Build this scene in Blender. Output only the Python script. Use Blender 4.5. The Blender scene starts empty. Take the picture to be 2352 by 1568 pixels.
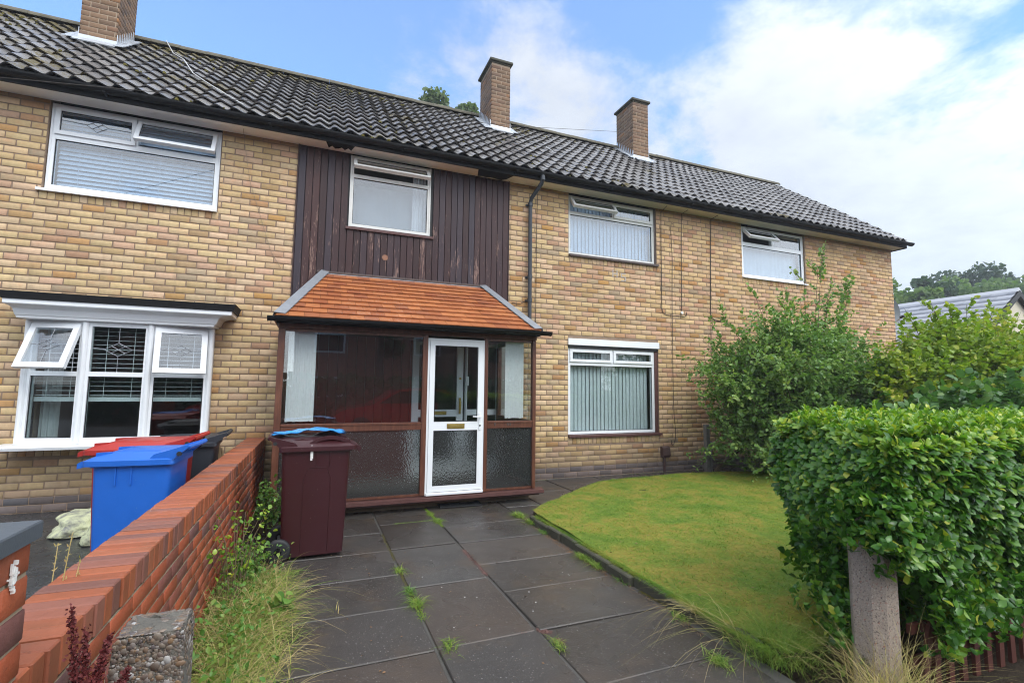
import bpy, bmesh, math, random
import numpy as np
from mathutils import Vector, Matrix
R = math.radians
rnd = random.Random(7)
nr = np.random.default_rng(11)
sc = bpy.context.scene
col = sc.collection

# ------------------------------------------------------------------ camera
CAM = Vector((0.0, -7.474, 1.4957))
yw, pt, rl = 0.384, 0.09397, 0.011
fwd = Vector((math.sin(yw)*math.cos(pt), math.cos(yw)*math.cos(pt), math.sin(pt)))
rgt = Vector((math.cos(yw), -math.sin(yw), 0))
upv = rgt.cross(fwd)
r2 = rgt*math.cos(rl) + upv*math.sin(rl)
u2 = upv*math.cos(rl) - rgt*math.sin(rl)
cd = bpy.data.cameras.new('camera'); cam = bpy.data.objects.new('camera', cd); col.objects.link(cam)
m3 = Matrix((r2, u2, -fwd)).transposed()
cam.matrix_world = Matrix.Translation(CAM) @ m3.to_4x4()
cd.sensor_width = 36; cd.lens = 1126.95/2352*36; cd.clip_start = 0.02; cd.clip_end = 2000
sc.camera = cam
sc.view_settings.view_transform = 'Standard'; sc.view_settings.look = 'None'
sc.view_settings.gamma = 1; sc.view_settings.exposure = 0.34
sc.cycles.max_bounces = 7; sc.cycles.transparent_max_bounces = 16; sc.cycles.diffuse_bounces = 3
sc.cycles.glossy_bounces = 3; sc.cycles.transmission_bounces = 3
sc.cycles.caustics_reflective = False; sc.cycles.caustics_refractive = False
sc.cycles.use_denoising = True; sc.cycles.filter_width = 1.05

# ------------------------------------------------------------------ node helpers
class NT:
    def __init__(s, tree): s.t = tree
    def n(s, kind, **kw):
        nd = s.t.nodes.new(kind)
        for k, v in kw.items():
            if k.startswith('_'): setattr(nd, k[1:], v)
        return nd
    def l(s, a, b): s.t.links.new(a, b)
    def val(s, sock, v):
        if isinstance(v, bpy.types.NodeSocket): s.l(v, sock)
        else: sock.default_value = v
    def math(s, op, a, b=0.0, c=None, clamp=False):
        nd = s.n('ShaderNodeMath'); nd.operation = op; nd.use_clamp = clamp
        s.val(nd.inputs[0], a); s.val(nd.inputs[1], b)
        if c is not None: s.val(nd.inputs[2], c)
        return nd.outputs[0]
    def mix(s, f, a, b, mode='MIX'):
        nd = s.n('ShaderNodeMix'); nd.data_type = 'RGBA'; nd.blend_type = mode
        s.val(nd.inputs[0], f)
        s.val(nd.inputs[6], a if isinstance(a, bpy.types.NodeSocket) else (*a[:3], 1))
        s.val(nd.inputs[7], b if isinstance(b, bpy.types.NodeSocket) else (*b[:3], 1))
        return nd.outputs[2]
    def noise(s, scale, detail=3, rough=.55, vec=None, dist=0.0):
        nd = s.n('ShaderNodeTexNoise'); nd.inputs['Scale'].default_value = scale
        nd.inputs['Detail'].default_value = detail; nd.inputs['Roughness'].default_value = rough
        nd.inputs['Distortion'].default_value = dist
        if vec is not None: s.l(vec, nd.inputs['Vector'])
        return nd.outputs['Fac']
    def ramp(s, fac, stops, interp='LINEAR'):
        nd = s.n('ShaderNodeValToRGB'); nd.color_ramp.interpolation = interp
        e = nd.color_ramp.elements
        while len(e) < len(stops): e.new(0.5)
        for i, (p, c) in enumerate(stops):
            e[i].position = p; e[i].color = (c, c, c, 1) if isinstance(c, (int, float)) else (*c[:3], 1)
        s.val(nd.inputs[0], fac)
        return nd.outputs[0]
    def sm(s, x, a, b):
        nd = s.n('ShaderNodeMapRange'); nd.interpolation_type = 'SMOOTHSTEP'
        s.val(nd.inputs[0], x); nd.inputs[1].default_value = a; nd.inputs[2].default_value = b
        return nd.outputs[0]

# ------------------------------------------------------------------ world: sky with broken cloud
world = bpy.data.worlds.new('World'); sc.world = world; world.use_nodes = True
W = NT(world.node_tree); world.node_tree.nodes.clear()
SUN_EL, SUN_AZ = R(48), R(158)      # azimuth clockwise from +Y: behind the camera, a little to the right
SUNDIR = Vector((math.sin(SUN_AZ)*math.cos(SUN_EL), math.cos(SUN_AZ)*math.cos(SUN_EL), math.sin(SUN_EL)))
sky = W.n('ShaderNodeTexSky'); sky.sky_type = 'NISHITA'; sky.sun_disc = False
sky.sun_elevation = SUN_EL; sky.sun_rotation = SUN_AZ
sky.air_density = 1.0; sky.dust_density = 0.6; sky.ozone_density = 2.0
tc = W.n('ShaderNodeTexCoord'); gen = tc.outputs['Generated']
sep = W.n('ShaderNodeSeparateXYZ'); W.l(gen, sep.inputs[0])
sx, sy, sz = sep.outputs
def px_dir(px, py):
    u = (px-1176)/1126.95; v = (py-784)/1126.95
    d = (fwd + r2*u - u2*v); d.normalize(); return d
# cloud layer seen in perspective: project direction on a plane high up
zc = W.math('MAXIMUM', W.math('ADD', sz, 0.22), 0.05)
cx = W.math('DIVIDE', sx, zc); cy = W.math('DIVIDE', sy, zc)
cmb = W.n('ShaderNodeCombineXYZ'); W.l(cx, cmb.inputs[0]); W.l(cy, cmb.inputs[1])
n1 = W.noise(2.3, 9, .60, cmb.outputs[0], .35)
n2 = W.noise(6.5, 8, .62, cmb.outputs[0], .2)
cov = W.math('ADD', W.math('MULTIPLY', n1, 1.05), W.math('SUBTRACT', W.math('MULTIPLY', n2, .46), .22))
def bump(px, py, rad, amp):
    d = px_dir(px, py)
    vd = W.n('ShaderNodeVectorMath'); vd.operation = 'DISTANCE'; W.l(gen, vd.inputs[0]); vd.inputs[1].default_value = d
    t = W.math('DIVIDE', vd.outputs['Value'], rad)
    g = W.math('POWER', 2.718, W.math('MULTIPLY', W.math('MULTIPLY', t, t), -1.0))
    return W.math('MULTIPLY', g, amp)
# cloud banks and clear gaps of this sky, placed as directions of the sky
CLOUDS = [(1180, 100, .22, .17), (1000, 190, .13, .1), (1330, 260, .16, .12), (1850, 230, .20, .06),
          (1780, 140, .14, .12), (1600, 330, .25, .15), (2000, 580, .32, .24), (2300, 700, .34, .26),
          (780, 200, .14, .08), (620, 10, .12, .02), (2150, 130, .2, .06),
          (300, 60, .30, -.20), (620, 110, .20, -.12), (1560, 60, .14, -.16), (1440, 190, .08, -.07), (2300, 100, .20, -.07), (1500, 20, .12, -.06)]
for c in CLOUDS: cov = W.math('ADD', cov, bump(*c))
# thicker near the horizon; added overhead and behind camera to light the house
cov = W.math('ADD', cov, W.math('MULTIPLY', W.sm(sz, .35, .02), .16))
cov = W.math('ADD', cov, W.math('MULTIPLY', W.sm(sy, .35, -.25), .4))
cov = W.math('ADD', cov, W.math('MULTIPLY', W.sm(sz, .64, .80), .4))
mask = W.sm(cov, .57, .90)
# cloud brightness: extra glow added around the sun direction to light the facade
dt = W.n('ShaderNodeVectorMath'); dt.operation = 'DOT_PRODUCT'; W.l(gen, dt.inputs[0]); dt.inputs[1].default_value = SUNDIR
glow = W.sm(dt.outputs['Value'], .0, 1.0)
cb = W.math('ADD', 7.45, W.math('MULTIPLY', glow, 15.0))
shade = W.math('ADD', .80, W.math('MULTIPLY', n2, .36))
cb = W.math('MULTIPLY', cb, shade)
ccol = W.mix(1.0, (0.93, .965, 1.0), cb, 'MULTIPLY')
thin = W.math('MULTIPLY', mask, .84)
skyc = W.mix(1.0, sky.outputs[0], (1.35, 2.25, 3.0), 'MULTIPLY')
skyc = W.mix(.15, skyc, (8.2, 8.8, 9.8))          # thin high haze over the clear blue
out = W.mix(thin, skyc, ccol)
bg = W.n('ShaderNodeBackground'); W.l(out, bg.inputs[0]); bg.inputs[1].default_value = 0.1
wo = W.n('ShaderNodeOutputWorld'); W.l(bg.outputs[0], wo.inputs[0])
world.cycles.sampling_method = 'MANUAL'; world.cycles.sample_map_resolution = 512

sd = bpy.data.lights.new('sun', 'SUN'); sd.energy = 1.35; sd.angle = R(24); sd.color = (1.0, .965, .91)
so = bpy.data.objects.new('sun', sd); col.objects.link(so)
so.rotation_euler = (-SUNDIR).to_track_quat('-Z', 'Y').to_euler(); so.location = (0, -10, 20)

# ------------------------------------------------------------------ tagging and mesh helpers
def tag(o, label=None, cat=None, group=None, kind=None):
    if label: o['label'] = label
    if cat: o['category'] = cat
    if group: o['group'] = group
    if kind: o['kind'] = kind
    return o
def thing(name, label, cat, loc=(0, 0, 0), rz=0, group=None):
    o = bpy.data.objects.new(name, None); o.empty_display_size = .1; col.objects.link(o)
    o.location = loc; o.rotation_euler = (0, 0, rz)
    return tag(o, label, cat, group)
def wmat(o):
    m = Matrix.LocRotScale(o.location, o.rotation_euler, o.scale)
    if o.parent: m = wmat(o.parent) @ o.matrix_parent_inverse @ m
    return m
def attach(o, parent, local=False):
    o.parent = parent
    if not local: o.matrix_parent_inverse = wmat(parent).inverted()
class MB:
    def __init__(s): s.v = []; s.f = []
    def add(s, vs, fs):
        b = len(s.v); s.v += [tuple(p) for p in vs]; s.f += [tuple(b+i for i in f) for f in fs]; return s
    def box(s, x0, x1, y0, y1, z0, z1, M=None):
        vs = [Vector((x, y, z)) for z in (z0, z1) for y in (y0, y1) for x in (x0, x1)]
        if M is not None: vs = [M @ p for p in vs]
        return s.add(vs, [(0, 2, 3, 1), (4, 5, 7, 6), (0, 1, 5, 4), (2, 6, 7, 3), (0, 4, 6, 2), (1, 3, 7, 5)])
    def cbox(s, x0, x1, y0, y1, z0, z1, b=.004, M=None):
        """box with all edges chamfered"""
        xs, ys, zs = (x0, x0+b, x1-b, x1), (y0, y0+b, y1-b, y1), (z0, z0+b, z1-b, z1)
        vs, fs, idx = [], [], {}
        def V(i, j, k):
            key = (i, j, k)
            if key not in idx:
                p = Vector((xs[i], ys[j], zs[k])); idx[key] = len(vs); vs.append(M @ p if M is not None else p)
            return idx[key]
        for a in (1, 2): pass
        F = []
        for side in (0, 3):
            F.append([V(side, 1, 1), V(side, 2, 1), V(side, 2, 2), V(side, 1, 2)][::(-1 if side == 0 else 1)])
            F.append([V(1, side, 1), V(2, side, 1), V(2, side, 2), V(1, side, 2)][::(1 if side == 0 else -1)])
            F.append([V(1, 1, side), V(2, 1, side), V(2, 2, side), V(1, 2, side)][::(-1 if side == 0 else 1)])
        for a in (0, 3):
            for c in (0, 3):
                a1 = 1 if a == 0 else 2; c1 = 1 if c == 0 else 2
                sgn = -1 if (a == 0) != (c == 0) else 1
                F.append([V(a, c1, 1), V(a1, c, 1), V(a1, c, 2), V(a, c1, 2)][::-sgn])
                F.append([V(a, 1, c1), V(a, 2, c1), V(a1, 2, c), V(a1, 1, c)][::-sgn])
                F.append([V(1, a, c1), V(2, a, c1), V(2, a1, c), V(1, a1, c)][::sgn])
                for e in (0, 3):
                    e1 = 1 if e == 0 else 2
                    F.append([V(a, c1, e1), V(a1, c, e1), V(a1, c1, e)][::(1 if sgn*(1 if e == 3 else -1) > 0 else -1)])
        return s.add(vs, F)
    def quad(s, a, b, c, d): return s.add([a, b, c, d], [(0, 1, 2, 3)])
    def prism(s, poly, axis, a, b, M=None):
        """poly: 2-D points; axis 0/1/2: extruded from a to b along it"""
        n = len(poly); vs = []
        for t in (a, b):
            for p in poly:
                q = {0: (t, p[0], p[1]), 1: (p[0], t, p[1]), 2: (p[0], p[1], t)}[axis]
                q = Vector(q); vs.append(M @ q if M is not None else q)
        fs = [tuple(range(n))[::-1], tuple(range(n, 2*n))] + [(i, (i+1) % n, n+(i+1) % n, n+i) for i in range(n)]
        return s.add(vs, fs)
    def tube(s, pts, rad, n=8, cap=True):
        pts = [Vector(p) for p in pts]; rads = rad if isinstance(rad, (list, tuple)) else [rad]*len(pts)
        rings = []; prev = None
        for i, p in enumerate(pts):
            d = (pts[min(i+1, len(pts)-1)] - pts[max(i-1, 0)])
            d = d.normalized() if d.length > 1e-9 else Vector((0, 0, 1))
            if prev is None:
                a = d.orthogonal().normalized()
            else:
                a = (prev - d*prev.dot(d)); a = a.normalized() if a.length > 1e-6 else d.orthogonal().normalized()
            prev = a; b = d.cross(a)
            rings.append([p + (a*math.cos(2*math.pi*k/n) + b*math.sin(2*math.pi*k/n))*rads[i] for k in range(n)])
        vs = [q for r_ in rings for q in r_]
        fs = [(i*n+k, i*n+(k+1) % n, (i+1)*n+(k+1) % n, (i+1)*n+k) for i in range(len(pts)-1) for k in range(n)]
        if cap: fs += [tuple(range(n))[::-1], tuple((len(pts)-1)*n+k for k in range(n))]
        return s.add(vs, fs)
    def cyl(s, p0, p1, r0, r1=None, n=16):
        return s.tube([p0, p1], [r0, r0 if r1 is None else r1], n)
    def loft(s, rings, close=True):
        n = len(rings[0]); vs = [p for r_ in rings for p in r_]
        fs = [(i*n+k, i*n+(k+1) % n, (i+1)*n+(k+1) % n, (i+1)*n+k) for i in range(len(rings)-1) for k in range(n)]
        if close: fs += [tuple(range(n))[::-1], tuple((len(rings)-1)*n+k for k in range(n))]
        return s.add(vs, fs)
    def build(s, name, mat, parent=None, smooth=False, local=False):
        me = bpy.data.meshes.new(name); me.from_pydata(s.v, [], s.f); me.update()
        o = bpy.data.objects.new(name, me); col.objects.link(o)
        if mat is not None: me.materials.append(mat)
        if smooth:
            for p in me.polygons: p.use_smooth = True
            try: me.set_sharp_from_angle(angle=R(40))
            except Exception: pass
        if parent: attach(o, parent, local)
        return o
def npmesh(name, V, F, mat, parent=None, smooth=False, local=False):
    """V (n,3) floats; F (m,k) ints, all faces with k corners"""
    me = bpy.data.meshes.new(name)
    V = np.asarray(V, np.float32); F = np.asarray(F, np.int32); k = F.shape[1]
    me.vertices.add(len(V)); me.vertices.foreach_set('co', V.ravel())
    me.loops.add(F.size); me.loops.foreach_set('vertex_index', F.ravel())
    me.polygons.add(len(F)); me.polygons.foreach_set('loop_start', np.arange(0, F.size, k, dtype=np.int32))
    me.polygons.foreach_set('loop_total', np.full(len(F), k, np.int32))
    if smooth: me.polygons.foreach_set('use_smooth', np.ones(len(F), bool))
    me.update(calc_edges=True); me.validate()
    me.materials.append(mat)
    o = bpy.data.objects.new(name, me); col.objects.link(o)
    if parent: attach(o, parent, local)
    return o
def copy_tree(o, parent=None):
    c = o.copy(); col.objects.link(c)
    if parent: c.parent = parent
    for ch in [x for x in bpy.data.objects if x.parent == o]: copy_tree(ch, c)
    return c
# ------------------------------------------------------------------ materials
def mat(name, base=(.5, .5, .5), rough=.6, spec=.5, metal=0.0, noise=None, bump=None, coat=0.0):
    """noise=(scale, amount) varies value; bump=(scale, strength, distance)"""
    m = bpy.data.materials.new(name); m.use_nodes = True; t = NT(m.node_tree)
    p = m.node_tree.nodes['Principled BSDF']
    p.inputs['Base Color'].default_value = (*base, 1); p.inputs['Roughness'].default_value = rough
    p.inputs['Specular IOR Level'].default_value = spec; p.inputs['Metallic'].default_value = metal
    p.inputs['Coat Weight'].default_value = coat
    geo = t.n('ShaderNodeTexCoord')
    if noise:
        f = t.noise(noise[0], 5, .6, geo.outputs['Object'])
        k = t.math('ADD', 1-noise[1], t.math('MULTIPLY', f, 2*noise[1]))
        c = t.mix(1.0, base, k, 'MULTIPLY'); t.l(c, p.inputs['Base Color'])
    if bump:
        b = t.n('ShaderNodeBump'); b.inputs['Strength'].default_value = bump[1]; b.inputs['Distance'].default_value = bump[2]
        t.l(t.noise(bump[0], 5, .65, geo.outputs['Object']), b.inputs['Height']); t.l(b.outputs[0], p.inputs['Normal'])
    m['_'] = 1
    return m, t, p, geo
def M_(*a, **k): return mat(*a, **k)[0]
def addbump(t, p, h, strength, dist):
    b = t.n('ShaderNodeBump'); b.inputs['Strength'].default_value = strength; b.inputs['Distance'].default_value = dist
    t.l(h, b.inputs['Height']); t.l(b.outputs[0], p.inputs['Normal'])
MT = {}
def island(t): return t.n('ShaderNodeNewGeometry').outputs['Random Per Island']

# buff facing brick
def brickmat(name, stops, nscale=22, namt=.28, rough=.85, red=.0):
    m, t, p, g = mat(name, rough=rough, spec=.3)
    r = island(t)
    c = t.ramp(r, stops, 'LINEAR')
    r2_ = t.math('FRACT', t.math('MULTIPLY', r, 37.7))
    f = t.noise(nscale, 6, .65, g.outputs['Object'])
    k = t.math('ADD', 1-namt, t.math('MULTIPLY', f, 2*namt))
    k = t.math('MULTIPLY', k, t.math('ADD', .86, t.math('MULTIPLY', r2_, .25)))
    c = t.mix(1.0, c, k, 'MULTIPLY')
    if red:
        f2 = t.noise(9, 3, .5, g.outputs['Object'])
        c = t.mix(t.math('MULTIPLY', t.sm(f2, .52, .72), red), c, (.56, .24, .12))
    t.l(c, p.inputs['Base Color'])
    addbump(t, p, t.noise(90, 5, .7, g.outputs['Object']), .3, .003)
    return m, t, p, g, c
MT['buff'], t, p, g, c = brickmat('buff_brick', [(0, (.46, .33, .17)), (.12, (.57, .43, .24)), (.3, (.62, .49, .28)), (.48, (.58, .43, .27)),
    (.6, (.64, .50, .34)), (.72, (.56, .38, .27)), (.8, (.46, .29, .19)), (.87, (.47, .28, .10)), (.93, (.42, .34, .24)), (1, (.60, .47, .29))], red=.22)
# long-lived dirt: damp stained lower courses and streaks
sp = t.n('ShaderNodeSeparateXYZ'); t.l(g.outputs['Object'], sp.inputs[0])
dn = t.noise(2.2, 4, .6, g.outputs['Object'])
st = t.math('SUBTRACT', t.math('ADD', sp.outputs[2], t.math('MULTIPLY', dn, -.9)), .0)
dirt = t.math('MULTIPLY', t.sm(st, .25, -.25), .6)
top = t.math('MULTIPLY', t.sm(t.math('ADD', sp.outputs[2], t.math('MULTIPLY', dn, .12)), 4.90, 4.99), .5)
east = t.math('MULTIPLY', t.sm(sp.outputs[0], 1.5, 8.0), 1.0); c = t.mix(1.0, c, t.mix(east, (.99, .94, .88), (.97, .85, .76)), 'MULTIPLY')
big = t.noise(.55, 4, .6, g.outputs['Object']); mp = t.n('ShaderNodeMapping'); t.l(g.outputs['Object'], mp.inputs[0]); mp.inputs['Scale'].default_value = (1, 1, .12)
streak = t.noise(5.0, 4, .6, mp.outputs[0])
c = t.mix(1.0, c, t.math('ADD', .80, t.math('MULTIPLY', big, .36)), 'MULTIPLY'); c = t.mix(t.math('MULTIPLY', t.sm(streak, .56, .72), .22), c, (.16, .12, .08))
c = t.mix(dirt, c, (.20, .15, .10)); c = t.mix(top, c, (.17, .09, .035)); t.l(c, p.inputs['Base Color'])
MT['plinth'], *_ = brickmat('plinth_brick', [(0, (.10, .085, .085)), (.5, (.15, .12, .11)), (.8, (.20, .15, .13)), (1, (.10, .10, .11))])
MT['chimney'], *_ = brickmat('chimney_brick', [(0, (.13, .085, .055)), (.3, (.19, .115, .07)), (.6, (.22, .135, .08)), (.85, (.16, .10, .07)), (.93, (.32, .15, .06)), (1, (.12, .085, .06))], rough=.8)
MT['mortar'] = M_('mortar', (.27, .195, .14), .95, .2, noise=(14, .3), bump=(60, .4, .003))
MT['mortar_dark'] = M_('mortar_chimney', (.33, .25, .18), .95, .2, noise=(14, .25))
MT['red'], t, p, g, c = brickmat('red_brick', [(0, (.34, .080, .035)), (.3, (.38, .095, .040)), (.52, (.32, .085, .040)), (.66, (.22, .075, .055)), (.80, (.14, .072, .068)), (1, (.36, .09, .038))], nscale=35, namt=.22, rough=.62)
addbump(t, p, t.noise(60, 6, .7, g.outputs['Object']), .55, .006)
def speckle(t, p, g, c, thr=.60, col=(.09, .035, .022), amt=.6):
    f = t.noise(38, 6, .75, g.outputs['Object']); f2 = t.noise(4, 4, .6, g.outputs['Object'])
    c2 = t.mix(t.math('MULTIPLY', t.sm(f, thr, thr+.10), amt), c, col); c2 = t.mix(t.math('MULTIPLY', t.sm(f2, .52, .75), .35), c2, (.15, .075, .04)); t.l(c2, p.inputs['Base Color']); return c2
speckle(t, p, g, c)
MT['coping'], t, p, g, c = brickmat('coping_brick', [(0, (.33, .095, .044)), (.3, (.38, .115, .052)), (.55, (.32, .10, .052)), (.76, (.27, .10, .066)), (.88, (.20, .09, .07)), (1, (.36, .11, .048))], nscale=30, namt=.22, rough=.5)
speckle(t, p, g, c)
MT['joint_dark'] = M_('coping_joint', (.10, .075, .05), .95, .2, noise=(30, .4))
MT['mortar_red'] = M_('mortar_garden_wall', (.36, .28, .19), .95, .2, noise=(20, .3), bump=(70, .5, .004))

# roof tile, wet dark concrete with lichen and moss
m, t, p, g = mat('roof_tile', rough=.3, spec=.5)
r = island(t)
f = t.noise(10, 6, .65, g.outputs['Object']); f2 = t.noise(1.1, 5, .6, g.outputs['Object']); f3 = t.noise(26, 5, .7, g.outputs['Object'])
base = t.ramp(r, [(0, (.105, .098, .095)), (.5, (.165, .155, .15)), (1, (.23, .215, .205))])
base = t.mix(1.0, base, t.math('ADD', .6, t.math('MULTIPLY', f, .8)), 'MULTIPLY')
base = t.mix(t.math('MULTIPLY', t.sm(f3, .60, .72), .35), base, (.20, .19, .17))
spz = t.n('ShaderNodeSeparateXYZ'); t.l(g.outputs['Object'], spz.inputs[0])
mossw = t.math('ADD', t.math('MULTIPLY', f2, .8), t.math('MULTIPLY', f3, .45))
mossw = t.math('ADD', mossw, t.math('MULTIPLY', t.sm(spz.outputs[2], 7.0, 7.8), .10))
mossw = t.math('ADD', mossw, t.math('MULTIPLY', t.sm(spz.outputs[0], 3.0, -4.0), .09))
mk = t.sm(mossw, .735, .82)
base = t.mix(mk, base, t.mix(f, (.06, .055, .015), (.14, .10, .035)))
t.l(base, p.inputs['Base Color'])
t.l(t.math('ADD', t.math('MULTIPLY', mk, .6), t.math('ADD', .14, t.math('MULTIPLY', f, .26))), p.inputs['Roughness'])
addbump(t, p, t.math('ADD', f3, t.math('MULTIPLY', mk, 1.2)), .35, .006); MT['tile'] = m
MT['ridge'] = M_('ridge_mortar', (.135, .125, .095), .9, .2, noise=(7, .6), bump=(30, .8, .012))
MT['net_grey'] = None
MT['moss'] = M_('moss', (.115, .10, .03), .95, .1, noise=(30, .5), bump=(80, .8, .01))

m, t, p, g = mat('clay_tile', rough=.42, spec=.45); r = island(t)
f = t.noise(14, 5, .6, g.outputs['Object'])
base = t.ramp(r, [(0, (.28, .085, .034)), (.4, (.38, .13, .046)), (.7, (.44, .16, .058)), (1, (.27, .09, .042))])
base = t.mix(1.0, base, t.math('ADD', .72, t.math('MULTIPLY', f, .55)), 'MULTIPLY'); t.l(base, p.inputs['Base Color'])
addbump(t, p, t.noise(60, 4, .6, g.outputs['Object']), .25, .003); MT['clay'] = m
MT['tile_bung'], t, p, g = mat('bungalow_tile', rough=.32, spec=.6); r = island(t)
base = t.ramp(r, [(0, (.36, .37, .40)), (1, (.50, .51, .54))]); t.l(base, p.inputs['Base Color'])
MT['lead'] = M_('lead', (.30, .32, .35), .42, .5, .35, noise=(9, .28), bump=(18, .35, .01))
MT['lead_new'] = M_('lead_bright', (.55, .58, .62), .35, .5, .4, noise=(14, .2), bump=(25, .4, .01))
MT['black'] = M_('black_plastic', (.005, .005, .006), .55, .25, noise=(8, .4), bump=(12, .15, .004))
MT['felt'] = M_('black_felt', (.008, .008, .009), .7, .25, noise=(12, .3), bump=(30, .3, .004))
m, t, p, g = mat('soffit_paint', rough=.6); f = t.noise(5, 5, .65, g.outputs['Object']); f2 = t.noise(1.3, 3, .5, g.outputs['Object'])
sx_ = t.n('ShaderNodeSeparateXYZ'); t.l(g.outputs['Object'], sx_.inputs[0])
c = t.mix(t.sm(sx_.outputs[0], 2.5, 6.5), (.90, .90, .88), (.62, .57, .44))
c = t.mix(t.math('MULTIPLY', t.sm(f, .56, .78), .25), c, (.40, .34, .24)); c = t.mix(t.math('MULTIPLY', t.sm(f2, .62, .72), .35), c, (.35, .30, .23))
t.l(c, p.inputs['Base Color']); MT['soffit'] = m
MT['white'] = M_('white_upvc', (.80, .82, .84), .28, .5, noise=(4, .04), bump=(6, .05, .003))
MT['white_old'] = M_('weathered_white_paint', (.66, .66, .63), .5, .4, noise=(16, .14))
MT['gasket'] = M_('black_gasket', (.015, .015, .017), .6)
# dark stained boards with flaking
m, t, p, g = mat('stained_boards', rough=.45, spec=.28); r = island(t)
mp = t.n('ShaderNodeMapping'); t.l(g.outputs['Object'], mp.inputs[0]); mp.inputs['Scale'].default_value = (1, 1, .10)
f = t.noise(34, 6, .65, mp.outputs[0]); mp2 = t.n('ShaderNodeMapping'); t.l(g.outputs['Object'], mp2.inputs[0]); mp2.inputs['Scale'].default_value = (1, 1, .12)
f2 = t.noise(8, 3, .55, mp2.outputs[0]); f3 = t.noise(75, 5, .7, mp.outputs[0])
base = t.ramp(r, [(0, (.028, .013, .013)), (.35, (.046, .022, .022)), (.6, (.040, .031, .040)), (.8, (.038, .018, .019)), (1, (.060, .026, .023))])
base = t.mix(1.0, base, t.math('ADD', .6, t.math('MULTIPLY', f, .9)), 'MULTIPLY')
spz = t.n('ShaderNodeSeparateXYZ'); t.l(g.outputs['Object'], spz.inputs[0])
rr = t.math('FRACT', t.math('MULTIPLY', r, 13.3))
fl = t.math('ADD', t.math('ADD', t.math('MULTIPLY', f2, .5), t.math('MULTIPLY', f3, .62)), t.math('MULTIPLY', t.sm(spz.outputs[2], 4.6, 3.4), .05))
fl = t.math('ADD', fl, t.math('MULTIPLY', t.sm(rr, .72, .95), .055))
base = t.mix(t.math('MULTIPLY', t.sm(fl, .695, .73), .75), base, (.30, .19, .15)); t.l(base, p.inputs['Base Color'])
t.l(t.math('ADD', .32, t.math('MULTIPLY', f, .3)), p.inputs['Roughness']); addbump(t, p, f, .3, .004); MT['boards'] = m
m, t, p, g = mat('mahogany_stain', (.13, .045, .025), .35, .5)
mp = t.n('ShaderNodeMapping'); t.l(g.outputs['Object'], mp.inputs[0]); mp.inputs['Scale'].default_value = (1, 1, .15)
f = t.noise(26, 5, .65, mp.outputs[0])
t.l(t.ramp(f, [(.2, (.065, .026, .018)), (.5, (.115, .042, .025)), (.8, (.19, .08, .045))]), p.inputs['Base Color']); addbump(t, p, f, .3, .003); MT['mahog'] = m
MT['sillwood'] = M_('sill_wood', (.10, .045, .040), .45, .4, noise=(12, .45), bump=(20, .5, .006))
MT['sillgrey'] = M_('sill_wood_dark', (.085, .062, .055), .55, .4, noise=(12, .5), bump=(20, .5, .006))
def glass(name, tint=(.93, .96, .96), rough=0.0, boost=1.6, bmp=None):
    m = bpy.data.materials.new(name); m.use_nodes = True; nt = m.node_tree; nt.nodes.clear(); t = NT(nt)
    fr = t.n('ShaderNodeFresnel'); fr.inputs[0].default_value = 1.5
    tr = t.n('ShaderNodeBsdfTransparent'); tr.inputs[0].default_value = (*tint, 1)
    gl = t.n('ShaderNodeBsdfGlossy'); gl.inputs['Roughness'].default_value = rough; gl.inputs[0].default_value = (1, 1, 1, 1)
    tcn = t.n('ShaderNodeTexCoord')
    bb = t.n('ShaderNodeBump'); bb.inputs['Strength'].default_value = .05; bb.inputs['Distance'].default_value = .01
    t.l(t.noise(1.2, 2, .5, tcn.outputs['Object']), bb.inputs['Height']); t.l(bb.outputs[0], gl.inputs['Normal'])
    mx = t.n('ShaderNodeMixShader'); bf = t.n('ShaderNodeNewGeometry').outputs['Backfacing']
    t.l(t.math('MULTIPLY', t.math('MULTIPLY', fr.outputs[0], boost, clamp=True), t.math('SUBTRACT', 1.0, bf)), mx.inputs[0])
    t.l(tr.outputs[0], mx.inputs[1]); t.l(gl.outputs[0], mx.inputs[2])
    o = t.n('ShaderNodeOutputMaterial'); t.l(mx.outputs[0], o.inputs[0]); return m
MT['glass'] = glass('window_glass', boost=2.0)
MT['glass_up'] = glass('window_glass_double', (.86, .91, .94), boost=3.8)
MT['glass_porch'] = glass('porch_glass', boost=3.8)
MT['glass_dark'] = glass('window_glass_reflective', (.8, .86, .86), boost=2.4)
# obscure (hammered) glass
m, t, p, g = mat('obscure_glass', (.80, .84, .83), .06, .6)
p.inputs['Transmission Weight'].default_value = 1.0; p.inputs['IOR'].default_value = 1.22
vo = t.n('ShaderNodeTexVoronoi'); vo.inputs['Scale'].default_value = 55; vo.feature = 'SMOOTH_F1'; t.l(g.outputs['Object'], vo.inputs['Vector'])
addbump(t, p, t.math('ADD', vo.outputs['Distance'], t.noise(60, 2, .5, g.outputs['Object'])), .75, .010); MT['obscure'] = m
df = t.n('ShaderNodeBsdfDiffuse'); df.inputs[0].default_value = (.42, .44, .43, 1); mxo = t.n('ShaderNodeMixShader'); mxo.inputs[0].default_value = .045
t.l(p.outputs[0], mxo.inputs[1]); t.l(df.outputs[0], mxo.inputs[2]); t.l(mxo.outputs[0], m.node_tree.nodes['Material Output'].inputs[0])
MT['brass'] = M_('brass', (.55, .40, .12), .35, .5, .9, noise=(30, .3))
MT['steel'] = M_('steel', (.6, .6, .6), .3, .5, .9)
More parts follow.
